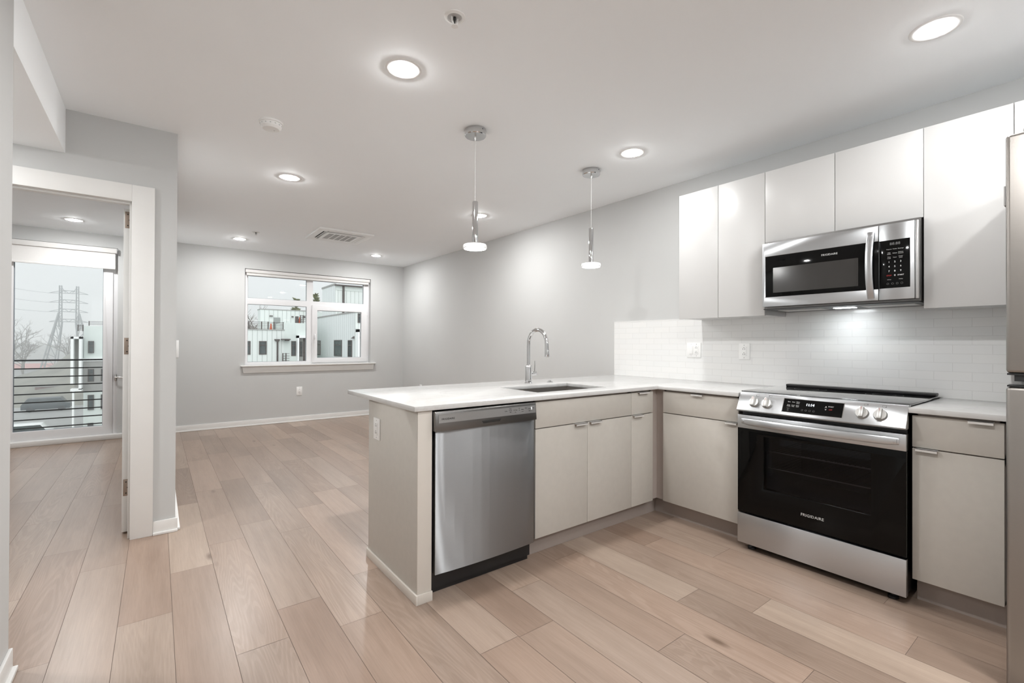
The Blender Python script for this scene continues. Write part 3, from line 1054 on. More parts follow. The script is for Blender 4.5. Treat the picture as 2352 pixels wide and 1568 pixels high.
MB().tube([(FX + .058, FY, .998), (FX + .060, FY, 1.03), (FX + .056, FY - .004, 1.078)], [.0045, .004, .0035], 10).build('lever', 'chrome', fa)

# air switch button
ab = thing('air_switch_button', (2.3535, 2.6109, CT), 'small chrome button set in the countertop behind the sink', 'button')
MB().lathe([(.024, 0), (.024, .004), (.021, .006)], ab.location, seg=28).build('collar', 'chrome', ab)
MB().lathe([(.012, .006), (.012, .012), (.010, .013)], ab.location, seg=24).build('push_button', 'chrome', ab)

# ------------------------------------------------------------------ dishwasher
DW = 1.945
dw = thing('dishwasher', (1.345, 2.25, 0), 'stainless steel dishwasher built into the peninsula', 'dishwasher')
MB().box(1.040, 1.654, DW + .055, 2.56, .03, .870).build('tub', 'black', dw)
MB().box(1.034, 1.6545, DW + .075, DW + .09, 0, .120).build('kick_plate', 'black', dw)
n_ = 12
prof = []
for k in range(n_ + 1):                         # gently bowed door skin, seen from above
    s_ = -1 + 2 * k / n_
    prof.append((1.344 + .3025 * s_, DW - .003 + .012 * s_ * s_))
prof = prof + [(1.6465, DW + .045), (1.0415, DW + .045)]
MB().prism(prof, 'z', .1145, .790, bev=.002).build('door', 'steel', dw)
cp = MB()
cp.prism([(DW - .010, .7905), (DW - .006, .7895), (DW + .045, .7895), (DW + .045, .8825), (DW + .004, .8825), (DW - .002, .879)], 'x', 1.0335, 1.6490, bev=.002)
cpo = cp.build('control_panel', 'steel_dark', dw)
def on_dw(z, off=0.):                           # y of the panel's sloping face at height z
    return DW - .010 + (z - .7905) / (.879 - .7905) * .008 - off
def slab_dw(x0, x1, z0, z1, d, mb, mi=None):
    mb.prism([(on_dw(z0, d), z0), (on_dw(z0) + .004, z0), (on_dw(z1) + .004, z1), (on_dw(z1, d), z1)], 'x', x0, x1, mi=mi)
mb = MB()
slab_dw(1.0505, 1.643, .8285, .8685, .0012, mb)
mb.build('control_insert', 'steel_ins', cpo)
mb = MB()
mb.prism([(1.290, .8175), (1.412, .8195), (1.402, .8045), (1.300, .8030)], 'y', on_dw(.82, .0015), on_dw(.80) + .01, bev=.001)
mb.build('pocket_handle', 'slot', cpo)
text('lettering', 'FRIGIDAIRE', .0135, (1.101, on_dw(.8455, .0016), .8455), '-y', 'letter_dk', cpo, space=1.05)
for x_, z_, s_, sz_ in ((1.443, .852, 'Cycles', .007), (1.472, .862, 'Heavy', .006), (1.472, .8535, 'Normal', .006), (1.472, .845, 'Light', .006), (1.505, .853, 'Hi-Temp', .007), (1.505, .842, 'Dry', .006),
                        (1.531, .860, '2 hr', .006), (1.531, .851, '4 hr', .006), (1.552, .853, 'Delay', .007), (1.552, .842, 'Lock', .006), (1.576, .858, 'Wash', .006), (1.600, .853, 'Cancel', .007), (1.600, .842, 'Clean', .006), (1.626, .856, 'Start', .007)):
    text('lettering', s_, sz_, (x_, on_dw(z_, .0016), z_), '-y', 'letter_dk', cpo, ext=.0002)
mb = MB()
for z_ in (.858, .850):
    mb.lathe([(.002, -.0012), (.002, .0006)], (1.6155, on_dw(z_, .0012), z_), axis='y', seg=10)
mb.build('indicator', 'ind', cpo)

# ------------------------------------------------------------------ range
RY0, RY1, RX = .600, 1.3825, 2.745
rg = thing('range', (3.07, .99, 0), 'stainless steel electric range with black glass oven door', 'range')
body = MB()
body.grid('x', [RY0 + .006, .72, 1.25, RY1 - .006], [.045, .33, .70, .905], RX + .05, 3.395, lambda i, j: (i, j) != (1, 1))
body.box(3.30, 3.395, .72, 1.25, .33, .70)
body.build('body', 'black', rg)
ov = MB()                                       # oven cavity lining
ov.box(RX + .055, 3.30, .7202, .724, .3302, .6998)
ov.box(RX + .055, 3.30, 1.246, 1.2498, .3302, .6998)
ov.box(RX + .055, 3.30, .724, 1.246, .3302, .334)
ov.box(RX + .055, 3.30, .724, 1.246, .696, .6998)
ov.box(3.292, 3.2998, .724, 1.246, .334, .696)
ov.build('oven_cavity', 'oven', rg)
for z_ in (.585, .490):
    rk = MB()
    rk.mi = 1
    rk.tube([(RX + .075, .728, z_), (RX + .075, 1.242, z_)], .003, 8)
    rk.tube([(3.27, .728, z_), (3.27, 1.242, z_)], .003, 8)
    rk.mi = 0
    for k in range(20):
        yy = .745 + .48 * k / 19
        rk.tube([(RX + .075, yy, z_ + .003), (3.27, yy, z_ + .003)], .0016, 6)
    rk.build('oven_rack', ['slot', 'satin'], rg)
# door: steel band on top, black glass frame around the window
dd = MB()
dd.grid('x', [RY0, .735, 1.235, RY1], [.2235, .380, .678, .712], RX + .002, RX + .040, lambda i, j: (i, j) != (1, 1), bev=.0015)
do_ = dd.build('oven_door', 'blackglass', rg)
MB().box(RX - .001, RX + .040, RY0, RY1, .7125, .790, bev=.002).build('door_band', 'steel_y', do_)
MB().box(RX + .0035, RX + .007, .733, 1.237, .378, .680).build('window_glass', 'ovenglass', do_)
hp = []
for k in range(17):
    s_ = -1 + 2 * k / 16
    hp.append((RX - .010 - .034 * (1 - s_ ** 4 * .85), .9855 + s_ * .362, .7575))
hprof = [(math.copysign(abs(math.cos(a)) ** .6, math.cos(a)), .55 * math.copysign(abs(math.sin(a)) ** .6, math.sin(a))) for a in [2 * PI * k / 20 for k in range(20)]]
hm = MB()
hm.tube(hp, [.016] + [.0200] * 15 + [.016], prof=hprof)
for yy in (.640, 1.331):
    hm.box(RX - .030, RX, yy - .012, yy + .012, .7475, .7675, bev=.003)
hm.build('handle', 'steel_y', do_)
text('lettering', 'FRIGIDAIRE', .0205, (RX + .0012, .988, .2955), '-x', 'letter', do_, space=1.06)
MB().box(RX - .001, RX + .030, RY0, RY1, .0395, .213, bev=.002).build('storage_drawer', 'steel_y', rg)
for yy in (.66, 1.325):
    for xx in (RX + .055, 3.33):
        MB().lathe([(.022, 0), (.022, .010), (.012, .016), (.012, .046)], (xx, yy, 0), seg=16).build('foot', 'black', rg)
# sloping control panel
P0, P1 = (2.730, .8195), (2.783, .9215)
TI = math.atan2(P1[0] - P0[0], P1[1] - P0[1])
def on_p(s):                                    # point on the sloping face, s from 0 (bottom) to 1 (top)
    return P0[0] + (P1[0] - P0[0]) * s, P0[1] + (P1[1] - P0[1]) * s
cpn = MB()
cpn.prism([(2.737, .812), P0, P1, (2.815, .9225), (2.815, .812)], 'y', RY0 - .002, RY1 + .001, bev=.002)
cpo = cpn.build('control_panel', 'steel_y', rg)
nx_, nz_ = -math.cos(TI), math.sin(TI)
def slope_slab(mb, y0, y1, s0, s1, d0, d1, mi=None):
    (xa, za), (xb, zb) = on_p(s0), on_p(s1)
    mb.prism([(xa + nx_ * d0, za + nz_ * d0), (xa + nx_ * d1, za + nz_ * d1), (xb + nx_ * d1, zb + nz_ * d1), (xb + nx_ * d0, zb + nz_ * d0)], 'y', y0, y1, mi=mi)
mb = MB()
slope_slab(mb, .8485, 1.1375, .135, .855, -.001, .0008)
mb.build('display_bezel', 'chrome', cpo)
mb = MB()
slope_slab(mb, .852, 1.134, .155, .835, -.001, .0014)
dp = mb.build('display', 'blackglass', cpo)
def ptext(body, size, y, s, mat_, par, d=.0018, **k):
    x_, z_ = on_p(s)
    return text('lettering', body, size, (x_ + nx_ * d, y, z_ + nz_ * d), '-x', mat_, par, ext=.0002, tilt=TI, **k)
ptext('11:14', .019, 1.002, .60, 'clock', dp, sx=.95)
for y_, s_, b_ in ((1.106, .68, 'Bake'), (1.084, .68, 'Broil'), (1.062, .70, 'Steam'), (1.062, .63, 'Clean'), (1.106, .52, 'Keep'), (1.106, .46, 'Warm'), (1.084, .52, 'Cook'), (1.084, .46, 'Time'), (1.062, .52, 'Delay'), (1.062, .46, 'Start')):
    ptext(b_, .0070, y_, s_, 'letter', dp)
for s_, b_ in ((.36, 'Timer'), (.30, 'Set'), (.24, 'Off')):
    ptext(b_, .006, 1.106, s_, 'letter_dim', dp)
ptext('^', .022, .928, .55, 'letter', dp)
ptext('v', .016, .928, .47, 'letter', dp)
ptext('START', .0085, .906, .61, 'letter', dp)
ptext('OFF', .0085, .906, .47, 'letter_red', dp)
for y_ in (1.036, 1.018, 1.000, .981):
    mb = MB()
    x_, z_ = on_p(.32)
    a_ = [(x_ + nx_ * .0016 + math.sin(TI) * .0045 * math.sin(q), y_ + .0045 * math.cos(q), z_ + nz_ * .0016 + math.cos(TI) * .0045 * math.sin(q)) for q in [2 * PI * k / 12 for k in range(13)]]
    mb.tube(a_, .0005, 4)
    mb.build('symbol', 'letter_dim', dp)
axis_m = Matrix(((nx_, 0, -nz_), (0, 1, 0), (nz_, 0, nx_))).transposed()
for y_, mk in ((1.2893, (0, 0)), (1.2191, (0, 1)), (.7704, (1, 1)), (.6979, (1, 0))):
    x_, z_ = on_p(.46)
    kb = MB()
    kb.lathe([(.0285, 0), (.0285, .004), (.0265, .013), (.0255, .0145), (.0, .0145)], (0, 0, 0), axis='x', seg=32, cap=False)
    kb.box(.010, .030, -.0095, .0095, -.0255, .0275, bev=.003)
    kb.box(.0298, .0302, -.0006, .0006, .012, .026, mi=1)
    E1, E2, E3 = Vector((nx_, 0, nz_)), Vector((0, 1, 0)), Vector((math.sin(TI), 0, math.cos(TI)))
    for v in kb.bm.verts:
        v.co = Vector((x_, y_, z_)) + E1 * v.co.x + E2 * v.co.y + E3 * v.co.z
    bmesh.ops.recalc_face_normals(kb.bm, faces=kb.bm.faces[:])
    kb.build('knob', ['knob', 'letter_red'], cpo)
    mb = MB()                                   # little burner diagram over each knob
    for (a, b, c_, d) in ((-.008, .008, .0, .0007), (-.008, .008, .0093, .010), (-.008, -.0073, 0, .010), (.0073, .008, 0, .010)):
        (xa, za) = on_p(.86)
        q0 = Vector((xa, y_ - .010, za)) + E1 * .0004
        pts_ = [q0 + E2 * -a + E3 * (c_ - .004), q0 + E2 * -b + E3 * (c_ - .004), q0 + E2 * -b + E3 * (d - .004), q0 + E2 * -a + E3 * (d - .004)]
        fbm = bmesh.new()
        fbm.faces.new([fbm.verts.new(q) for q in pts_])
        mb._take(fbm)
    q0 = Vector((xa, y_ - .010, za)) + E1 * .0006 + E2 * (-.0065 if mk[0] else .0065) + E3 * (.004 if mk[1] else -.003)
    fbm = bmesh.new()
    fbm.faces.new([fbm.verts.new(q0 + E2 * (.002 * math.cos(2 * PI * k / 10)) + E3 * (.002 * math.sin(2 * PI * k / 10))) for k in range(10)])
    mb._take(fbm)
    mb.build('symbol', 'letter_dk', cpo)
# glass cooktop
ck = MB().box(2.806, 3.395, RY0 - .001, 1.3905, .9165, .9265, bev=.002).build('cooktop', 'cooktop', rg)
mb = MB()
for cx_, cy_, r_ in ((2.98, .80, .115), (2.98, 1.19, .095), (3.22, .80, .085), (3.22, 1.19, .105)):
    for rr in (r_, r_ * .62):
        mb.lathe([(rr, .92655), (rr - .0015, .92658)], (cx_, cy_, 0), seg=48, cap=False)
mb.build('burner_marking', 'letter_dim', ck)
MB().box(3.345, 3.408, RY0 + .006, 1.360, .9265, .9405, bev=.003).build('rear_trim', 'black', rg)

# ------------------------------------------------------------------ over-the-range microwave
MX = 3.05
mw = thing('microwave', (3.24, .995, 1.43), 'stainless steel over-the-range microwave under the wall cabinets', 'microwave')
MB().box(MX + .035, XR - .0095, .6175, 1.3775, 1.4295, 1.8555).build('housing', 'steel_dark', mw)
md = MB()
md.grid('x', [.7823, .8345, 1.3605, 1.3790], [1.4405, 1.5000, 1.7555, 1.8380], MX, MX + .033, lambda i, j: (i, j) not in ((1, 1), (0, 1)), bev=.002)
mdo = md.build('door', 'steel_y', mw)
MB().box(MX + .0005, MX + .02, .7828, 1.3600, 1.5005, 1.7550, bev=.001).build('door_glass', 'blackglass', mdo)
MB().box(MX - .0004, MX + .01, .8717, 1.3150, 1.5258, 1.6805).build('viewing_window', 'mwglass', mdo)
text('lettering', 'FRIGIDAIRE', .0152, (MX - .0004, 1.0095, 1.7197), '-x', 'letter', mdo, space=1.06)
hp = []
for k in range(15):
    s_ = -1 + 2 * k / 14
    hp.append((MX - .008 - .040 * (1 - s_ * s_ * .93), .8116, 1.629 + s_ * .176))
hm = MB()
hm.tube(hp, .0165, prof=[(b, a * .42) for b, a in [(math.copysign(abs(math.cos(q)) ** .5, math.cos(q)), math.copysign(abs(math.sin(q)) ** .5, math.sin(q))) for q in [2 * PI * k / 16 for k in range(16)]]])
for zz in (1.470, 1.788):
    hm.box(MX - .016, MX, .803, .820, zz - .012, zz + .012, bev=.003)
hm.build('handle', 'steel_y', mdo)
cpn = MB()
cpn.box(MX, MX + .033, .6330, .7805, 1.4405, 1.8380, bev=.002)
cpo = cpn.build('control_panel', 'steel_y', mw)
kp = MB()
kp.box(MX - .0006, MX + .01, .6505, .7790, 1.5010, 1.7530, bev=.001)
kpo = kp.build('keypad', 'blackglass', cpo)
def key(b_, y, z, s_, mat_='letter_wh'):
    text('lettering', b_, s_, (MX - .0008, y, z), '-x', mat_, kpo, ext=.0002)
key('88:88', .712, 1.7315, .020, 'letter_dim')
cols = (.7368, .7126, .6883)
for b_, c_, z_ in (('Popcorn', 0, 1.7045), ('Potato', 1, 1.7045), ('Beverage', 2, 1.7045), ('Melt', 0, 1.6860), ('Soften', 0, 1.6790), ('Reheat', 1, 1.6825), ('Defrost', 2, 1.6862), ('Convert', 2, 1.6792),
                   ('Time', 0, 1.6640), ('Cook', 0, 1.6570), ('Timer', 1, 1.6605), ('Power', 2, 1.6640), ('Level', 2, 1.6570)):
    key(b_, cols[c_], z_, .0064, 'letter')
for k in range(9):
    key(str(k + 1), cols[k % 3], 1.6375 - .0240 * (k // 3), .0125)
key('STOP', cols[0], 1.5668, .0090, 'letter_red')
key('0', cols[1], 1.5668, .0125)
key('START', cols[2], 1.5668, .0090)
key('+10 Sec', cols[0], 1.5455, .0055, 'letter')
key('+30 Sec', cols[2], 1.5455, .0055, 'letter')
for y_ in (.742, .722, .703, .684):
    mb = MB()
    mb.tube([(MX - .001, y_ + .0045 * math.cos(q), 1.524 + .0045 * math.sin(q)) for q in [2 * PI * k / 10 for k in range(11)]], .0005, 4)
    mb.build('symbol', 'letter_dim', kpo)
MB().box(MX + .004, MX + .030, .6180, .6326, 1.4390, 1.8390, bev=.004).build('end_trim', 'steel_ins', mw)
bt = MB()
bt.box(MX + .010, XR - .012, .622, 1.376, 1.4235, 1.4290)
bt.build('underside', 'black', mw)
MB().box(MX + .13, MX + .28, .66, .90, 1.4215, 1.4233).build('grease_filter', 'satin', mw)
MB().box(MX + .13, MX + .28, 1.10, 1.34, 1.4215, 1.4233).build('grease_filter', 'satin', mw)
mb = MB()
mb.box(MX + .17, MX + .23, .945, 1.045, 1.4215, 1.4233)
mb.build('cooktop_lamp', 'led_m', mw)

# ------------------------------------------------------------------ wall cabinets
XU, ZU, ZT = 3.1192, 1.3915, 2.3171
def wall_cab(loc, y0, y1, z0, doors, label, x0=XU):
    c_ = thing('wall_cabinet', loc, label, 'cabinet', 'white wall cabinets')
    MB().box(x0 + .021, XR - .0005 if z0 > 1.42 else XR - .0090, y0, y1, z0 + .003, ZT).build('carcass', 'upper', c_)
    for (a, b) in doors:
        MB().box(x0, x0 + .019, a, b, z0, ZT, bev=.0012).build('door', 'upper', c_)
    return c_
wall_cab((3.28, 1.706, ZU), 1.3955, 2.0155, ZU, [(1.3957, 1.7083), (1.7113, 2.0155)], 'white two-door wall cabinet left of the microwave')
wall_cab((3.28, 1.0, 1.86), .6130, 1.3945, 1.860, [(.6133, 1.0035), (1.0065, 1.3927)], 'shorter white two-door wall cabinet right above the microwave')
wall_cab((3.28, .45, ZU), .2955, .6120, ZU, [(.2960, .6112)], 'white single-door wall cabinet between the microwave and the refrigerator')
wall_cab((3.28, -.1, 2.0), -.62, .2945, 2.0, [(-.16, .2938), (-.62, -.1622)], 'white wall cabinet above the refrigerator, barely in view')

# tiled splashback
struct('wall_backsplash', MB().box(XR - .008, XR, .15, 2.8959, CT, 1.4083).box(XR - .008, XR, .61, 1.394, 1.4083, 1.45), 'tile')
tr = MB()
tr.box(XR - .0095, XR, 2.8960, 2.8995, CT, 1.4118)
tr.box(XR - .0095, XR, 2.0160, 2.8995, 1.4084, 1.4118)
struct('trim_2', tr, 'plastic')

# ------------------------------------------------------------------ refrigerator
fg = thing('refrigerator', (2.86, -.12, 0), 'tall stainless steel refrigerator at the right edge of the photo', 'refrigerator')
GX = 2.375
MB().box(GX + .075, 3.36, -.48, .243, .03, 1.925, bev=.004).build('cabinet', 'grey_plastic', fg)
MB().box(GX, GX + .068, -.485, .2460, 1.106, 1.944, bev=.012, seg=4).build('upper_door', 'fridge', fg)
MB().box(GX, GX + .068, -.485, .2460, .004, 1.058, bev=.012, seg=4).build('freezer_door', 'fridge', fg)
mb = MB()
mb.box(GX + .004, GX + .066, -.47, .243, 1.0995, 1.1055)
mb.box(GX + .004, GX + .066, -.47, .243, 1.0585, 1.0640)
mb.box(GX + .010, GX + .066, -.47, .226, 1.078, 1.0995)
mb.build('door_gap_trim', 'black', fg)
MB().box(GX + .012, GX + .10, -.03, .205, 1.944, 1.965, bev=.008).build('hinge_cover', 'grey_plastic', fg)
MB().box(GX + .02, GX + .05, .2462, .2520, 1.70, 1.77, bev=.002).build('hinge_plug', 'grey_plastic', fg)

# ------------------------------------------------------------------ outside: ground, houses, trees, pylon
GZ = -9.0
struct('ground', MB().box(-500, 500, OUT + 4, 900, GZ - .5, GZ), 'asphalt')

# railing just outside the balcony door
bal = thing('balcony_railing', (-.9, OUT + .06, .1), 'black railing of thin horizontal bars outside the balcony door', 'railing')
for k in range(9):
    z_ = .985 - .1018 * k
    MB().box(-1.75, -.30, OUT + .05, OUT + .062 + (.02 if k == 0 else 0), z_ - (.012 if k == 0 else .007), z_ + .007, bev=.002).build('rail_bar', 'rail', bal)
for x_ in (-1.70, -.34):
    MB().box(x_ - .02, x_ + .02, OUT + .063, OUT + .10, .05, 1.0, bev=.002).build('post', 'rail', bal)

def ext_window(parent, axis, p, u0, u1, z0, z1, d=.12, split=.3):
    """dark-framed window in a wall: axis 'y' looks to -y at y=p, axis 'x' looks to -x at x=p"""
    f_ = MB()
    zs = z0 + (z1 - z0) * (1 - split)
    us = [u0, u0 + .07, u1 - .07, u1]
    zz = [z0, z0 + .07, zs - .04, zs + .04, z1 - .07, z1]
    f_.grid(axis, us, zz, p - .06, p + .01, lambda i, j: not (i == 1 and j in (1, 3)))
    o = f_.build('window_frame', 'dark_ext', parent, smooth=False)
    g = MB()
    if axis == 'y':
        g.box(u0 + .05, u1 - .05, p - .03, p - .02, z0 + .05, z1 - .05)
    else:
        g.box(p - .03, p - .02, u0 + .05, u1 - .05, z0 + .05, z1 - .05)
    g.build('pane', 'win_ext', o, smooth=False)
    return o

def ext_rail(parent, x0, x1, y, z0, z1, posts, n=5):
    mb = MB()
    for k in range(n):
        z_ = z0 + (z1 - z0) * (k + 1) / n
        mb.box(x0, x1, y - .015, y + .015, z_ - .02, z_ + .02)
    for x_ in posts:
        mb.box(x_ - .045, x_ + .045, y - .045, y + .045, z0, z1 + .06)
    return mb.build('roof_railing', 'dark_ext', parent, smooth=False)

# house A: pale clad house with roof terrace, opposite the living room window
hA = thing('house', (8, 52, GZ), 'pale metal-clad house with roof terrace, seen through the left half of the window', 'house')
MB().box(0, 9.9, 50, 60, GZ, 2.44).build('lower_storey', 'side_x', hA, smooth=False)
MB().box(9.9, 12.3, 50, 60, GZ, 3.20).build('entrance_block', 'stucco', hA, smooth=False)
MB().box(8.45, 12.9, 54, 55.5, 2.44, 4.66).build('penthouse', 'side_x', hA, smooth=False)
mb = MB()
mb.box(8.40, 12.95, 53.95, 55.55, 4.66, 4.74)
mb.box(-.05, 9.95, 49.92, 50.2, 2.44, 2.52)
mb.build('roof_flashing', 'grey_ext', hA, smooth=False)
for a in ((6.40, 7.01, .08, 1.37), (7.73, 8.37, .08, 1.37), (10.58, 10.99, -.08, 1.39), (3.9, 4.6, .08, 1.37)):
    ext_window(hA, 'y', 50, *a)
ext_window(hA, 'y', 54, 11.80, 12.42, 2.9, 3.83, split=.45)
MB().box(9.72, 10.31, 53.9, 54.02, 2.44, 3.87).build('door', 'door_ext', hA, smooth=False)
mb = MB()
mb.box(9.26, 9.39, 49.86, 50, GZ, 1.34)
mb.prism([(9.05, 1.57), (9.51, 1.57), (9.51, 1.46), (9.39, 1.32), (9.26, 1.32), (9.05, 1.46)], 'y', 49.80, 50)
mb.build('downspout', 'dark_ext', hA, smooth=False)
mb = MB()
mb.box(9.63, 10.36, 49.2, 50, 1.50, 1.60)
mb.box(9.95, 10.26, 49.3, 49.9, 1.40, 1.50)
mb.build('entry_canopy', 'dark_ext', hA, smooth=False)
ext_rail(hA, 9.68, 10.31, 49.5, -.75, .15, (9.72, 10.0), 4)
for a in ((9.31, 9.59, 53.8, 54, 3.97, 4.06), (11.43, 11.60, 53.8, 54, 3.95, 4.07), (12.59, 12.78, 53.8, 54, 3.98, 4.11), (10.30, 10.40, 49.85, 50, 1.44, 1.56)):
    MB().box(*a).build('wall_lamp', 'dark_ext', hA, smooth=False)
mb = MB()
mb.box(11.02, 11.15, 49.3, 50, GZ, 1.94)
mb.box(11.02, 12.3, 49.3, 50, 1.70, 1.94)
mb.build('porch_frame', 'white_ext', hA, smooth=False)
MB().box(11.15, 11.65, 49.9, 50, GZ, 1.70).build('porch_wall', 'grey_ext', hA, smooth=False)
ext_window(hA, 'y', 49.9, 11.34, 11.60, -.14, 1.35)
MB().box(11.65, 12.3, 49.95, 50.02, GZ, 1.70).build('porch_opening', 'dark_ext', hA, smooth=False)
ext_rail(hA, 3.0, 9.95, 50.25, 2.46, 3.20, (4.3, 5.6, 6.9, 7.98, 8.54, 9.06, 9.9), 5)
ext_rail(hA, 11.6, 12.28, 51.0, 3.2, 4.0, (11.65, 11.9, 12.24), 4)
MB().box(11.35, 11.58, 51.5, 52, 3.2, 3.95).build('roof_box', 'dark_ext', hA, smooth=False)
def cone(loc, label):
    c_ = thing('traffic_cone', loc, label, 'traffic cone', 'orange cones on the roof terrace')
    x, y, z = loc
    MB().box(x - .18, x + .18, y - .18, y + .18, z, z + .05).build('base', 'orange', c_)
    MB().lathe([(.13, .05), (.05, .68), (.04, .70)], loc, seg=12).build('cone_body', 'orange', c_)
    MB().lathe([(.098, .28), (.079, .43)], loc, seg=12, cap=False).build('reflective_band', 'white_ext', c_)
    return c_
k0 = cone((8.96, 51.2, 2.44), 'orange cone on the roof terrace beside the grey door')
again(k0, (11.78, 51.9, 3.2), 'orange cone on the roof terrace farther right, by the small window')

# house B: ribbed cladding, on the right
hB = thing('house', (17, 48, GZ), 'taller ribbed metal house in the right half of the window', 'house')
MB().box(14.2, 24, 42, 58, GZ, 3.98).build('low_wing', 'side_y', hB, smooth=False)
MB().box(14.2, 20, 58.01, 62, GZ, 4.9).build('rear_block', 'stucco', hB, smooth=False)
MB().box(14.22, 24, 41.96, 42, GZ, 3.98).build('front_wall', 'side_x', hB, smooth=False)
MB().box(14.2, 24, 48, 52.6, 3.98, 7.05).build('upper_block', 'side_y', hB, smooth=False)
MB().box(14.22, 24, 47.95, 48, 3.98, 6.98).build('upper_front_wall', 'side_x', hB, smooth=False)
MB().box(14.3, 24, 47.90, 47.95, 6.55, 6.98).build('fascia_board', 'stucco', hB, smooth=False)
MB().box(14.15, 24.1, 47.6, 48.02, 6.98, 7.10).build('gutter', 'dark_ext', hB, smooth=False)
MB().box(14.9, 15.08, 47.78, 47.9, 3.98, 6.98).build('downspout', 'dark_ext', hB, smooth=False)
mb = MB()
mb.box(14.14, 14.30, 47.98, 52.65, 7.05, 7.22)
mb.box(14.14, 24, 41.9, 58, 3.98, 4.10)
mb.build('roof_flashing', 'grey_ext', hB, smooth=False)
for a in ((45.7, 48.1, -.10, 1.50), (42.75, 43.85, -.08, 1.48), (53.1, 54.9, -.10, 1.48)):
    ext_window(hB, 'x', 14.2, *a)
ext_window(hB, 'y', 41.96, 14.42, 14.95, 3.05, 3.9)
for a in ((13.95, 14.2, 42.15, 42.45, 1.62, 1.84), (14.45, 14.66, 41.7, 41.96, 1.62, 1.84)):
    MB().prism([(a[0], a[4]), (a[1], a[4]), (a[1], a[5])], 'y', a[2], a[3]).build('wall_lamp', 'dark_ext', hB, smooth=False)
mb = MB()
mb.box(14.25, 14.40, 41.3, 41.96, GZ, 2.45)
mb.box(14.25, 16.5, 41.3, 41.96, 2.20, 2.45)
mb.build('porch_frame', 'white_ext', hB, smooth=False)
MB().box(14.40, 16.5, 41.90, 41.955, GZ, 2.20).build('porch_wall', 'grey_ext', hB, smooth=False)

# house C: beyond the balcony, far down the street
hC = thing('house', (-6, 74, GZ), 'white and grey house at the right side of the balcony view', 'house')
def q_(x, z):                                   # measured at 30 m, stands at 72 m
    return x * 2.4, EYE + (z - EYE) * 2.4
def cbox(name, mat_, x0, x1, z0, z1, y0=72, y1=80):
    (a, c_), (b, d) = q_(x0, z0), q_(x1, z1)
    return MB().box(a, b, y0, y1, c_, d).build(name, mat_, hC, smooth=False)
(xa, _z), (xb, zt) = q_(-2.79, 0), q_(-1.7, 1.98)
MB().box(xa, xb + 3, 72, 82, GZ, zt).build('main_block', 'stucco', hC, smooth=False)
cbox('grey_storey', 'grey_ext', -2.795, -1.5, -1.15, .30, 71.9, 72)
cbox('white_band', 'white_ext', -2.80, -1.5, .30, .44, 71.8, 72)
mb = MB()
for (x0, x1, z0, z1) in ((-3.18, -3.08, -.74, 1.46), (-2.90, -2.80, -1.0, 1.46), (-3.18, -2.80, 1.36, 1.46), (-3.18, -2.80, -1.07, -.96)):
    (a, c_), (b, d) = q_(x0, z0), q_(x1, z1)
    mb.box(a, b, 70.5, 71.9, c_, d)
(a, c_), (b, d) = q_(-3.12, -2.4), q_(-3.05, -1.07)
mb.box(a, b, 70.6, 70.9, GZ, d)
mb.build('balcony_frame', 'white_ext', hC, smooth=False)
(a, _q), (b, d) = q_(-3.10, 0), q_(-2.85, 1.36)
MB().box(a, b, 71.9, 78, EYE + (-1.0 - EYE) * 2.4, d).build('stair_bay', 'grey_ext', hC, smooth=False)
for (x0, x1, z0, z1) in ((-2.63, -2.42, .68, 1.26), (-2.63, -2.41, -.68, -.08), (-2.63, -2.41, -2.03, -1.32), (-2.63, -2.42, -2.9, -2.66), (-2.16, -1.96, -.68, -.08), (-2.16, -1.96, -2.03, -1.32)):
    (a, c_), (b, d) = q_(x0, z0), q_(x1, z1)
    ext_window(hC, 'y', 71.9, a, b, c_, d, split=.4)
(a, c_), (b, d) = q_(-2.62, 2.0), q_(-2.0, 2.20)
ext_rail(hC, a, b, 72.4, c_, d, (a, b), 3)
(a, c_), (b, d) = q_(-2.95, 1.72), q_(-2.78, 2.0)
ext_rail(hC, a, b, 71.0, c_, d, (a, b), 6)

# small brick building, car, van and long red roof along the street
br_ = thing('brick_building', (-14.3, 112, GZ), 'low brown brick building by the street below the balcony', 'building')
MB().box(-16.2, -12.6, 110, 116, GZ, GZ + 2.7).build('wall', 'brick', br_, smooth=False)
MB().box(-16.4, -12.4, 109.8, 116.2, GZ + 2.7, GZ + 2.9).build('roof', 'grey_ext', br_, smooth=False)
for x_ in (-15.9, -14.4):
    MB().box(x_, x_ + 1.1, 109.95, 110, GZ + 1.3, GZ + 1.9).build('window', 'white_ext', br_, smooth=False)
def car(loc, L, W, Hh, mat_, label):
    c_ = thing('car', loc, label, 'car')
    x, y, z = loc
    MB().prism([(x - L / 2, z + .35), (x + L / 2, z + .35), (x + L / 2, z + Hh * .52), (x + L * .42, z + Hh * .58), (x + L * .30, z + Hh), (x - L * .36, z + Hh), (x - L * .48, z + Hh * .58), (x - L / 2, z + Hh * .5)],
               'y', y - W / 2, y + W / 2, bev=.06).build('body', mat_, c_)
    MB().prism([(x + L * .385, z + Hh * .6), (x + L * .285, z + Hh * .93), (x - L * .34, z + Hh * .93), (x - L * .44, z + Hh * .6)], 'y', y - W / 2 - .01, y + W / 2 + .01).build('window', 'win_ext', c_)
    for sx_ in (-.32, .32):
        for sy_ in (-1, 1):
            MB().lathe([(.36, -.12), (.36, .12)], (x + L * sx_, y + sy_ * (W / 2 - .1), z + .36), axis='y', seg=16).build('wheel', 'black', c_)
    return c_
car((-13.0, 97, GZ), 5.2, 2.1, 2.0, 'carpaint', 'dark car parked in front of the brown brick building')
car((-10.9, 70, GZ), 4.0, 1.9, 1.6, 'carwhite', 'white car at the lower left of the balcony view')
lr = thing('long_shed', (-27, 205, GZ), 'long low shed with a red roof far beyond the balcony', 'shed')
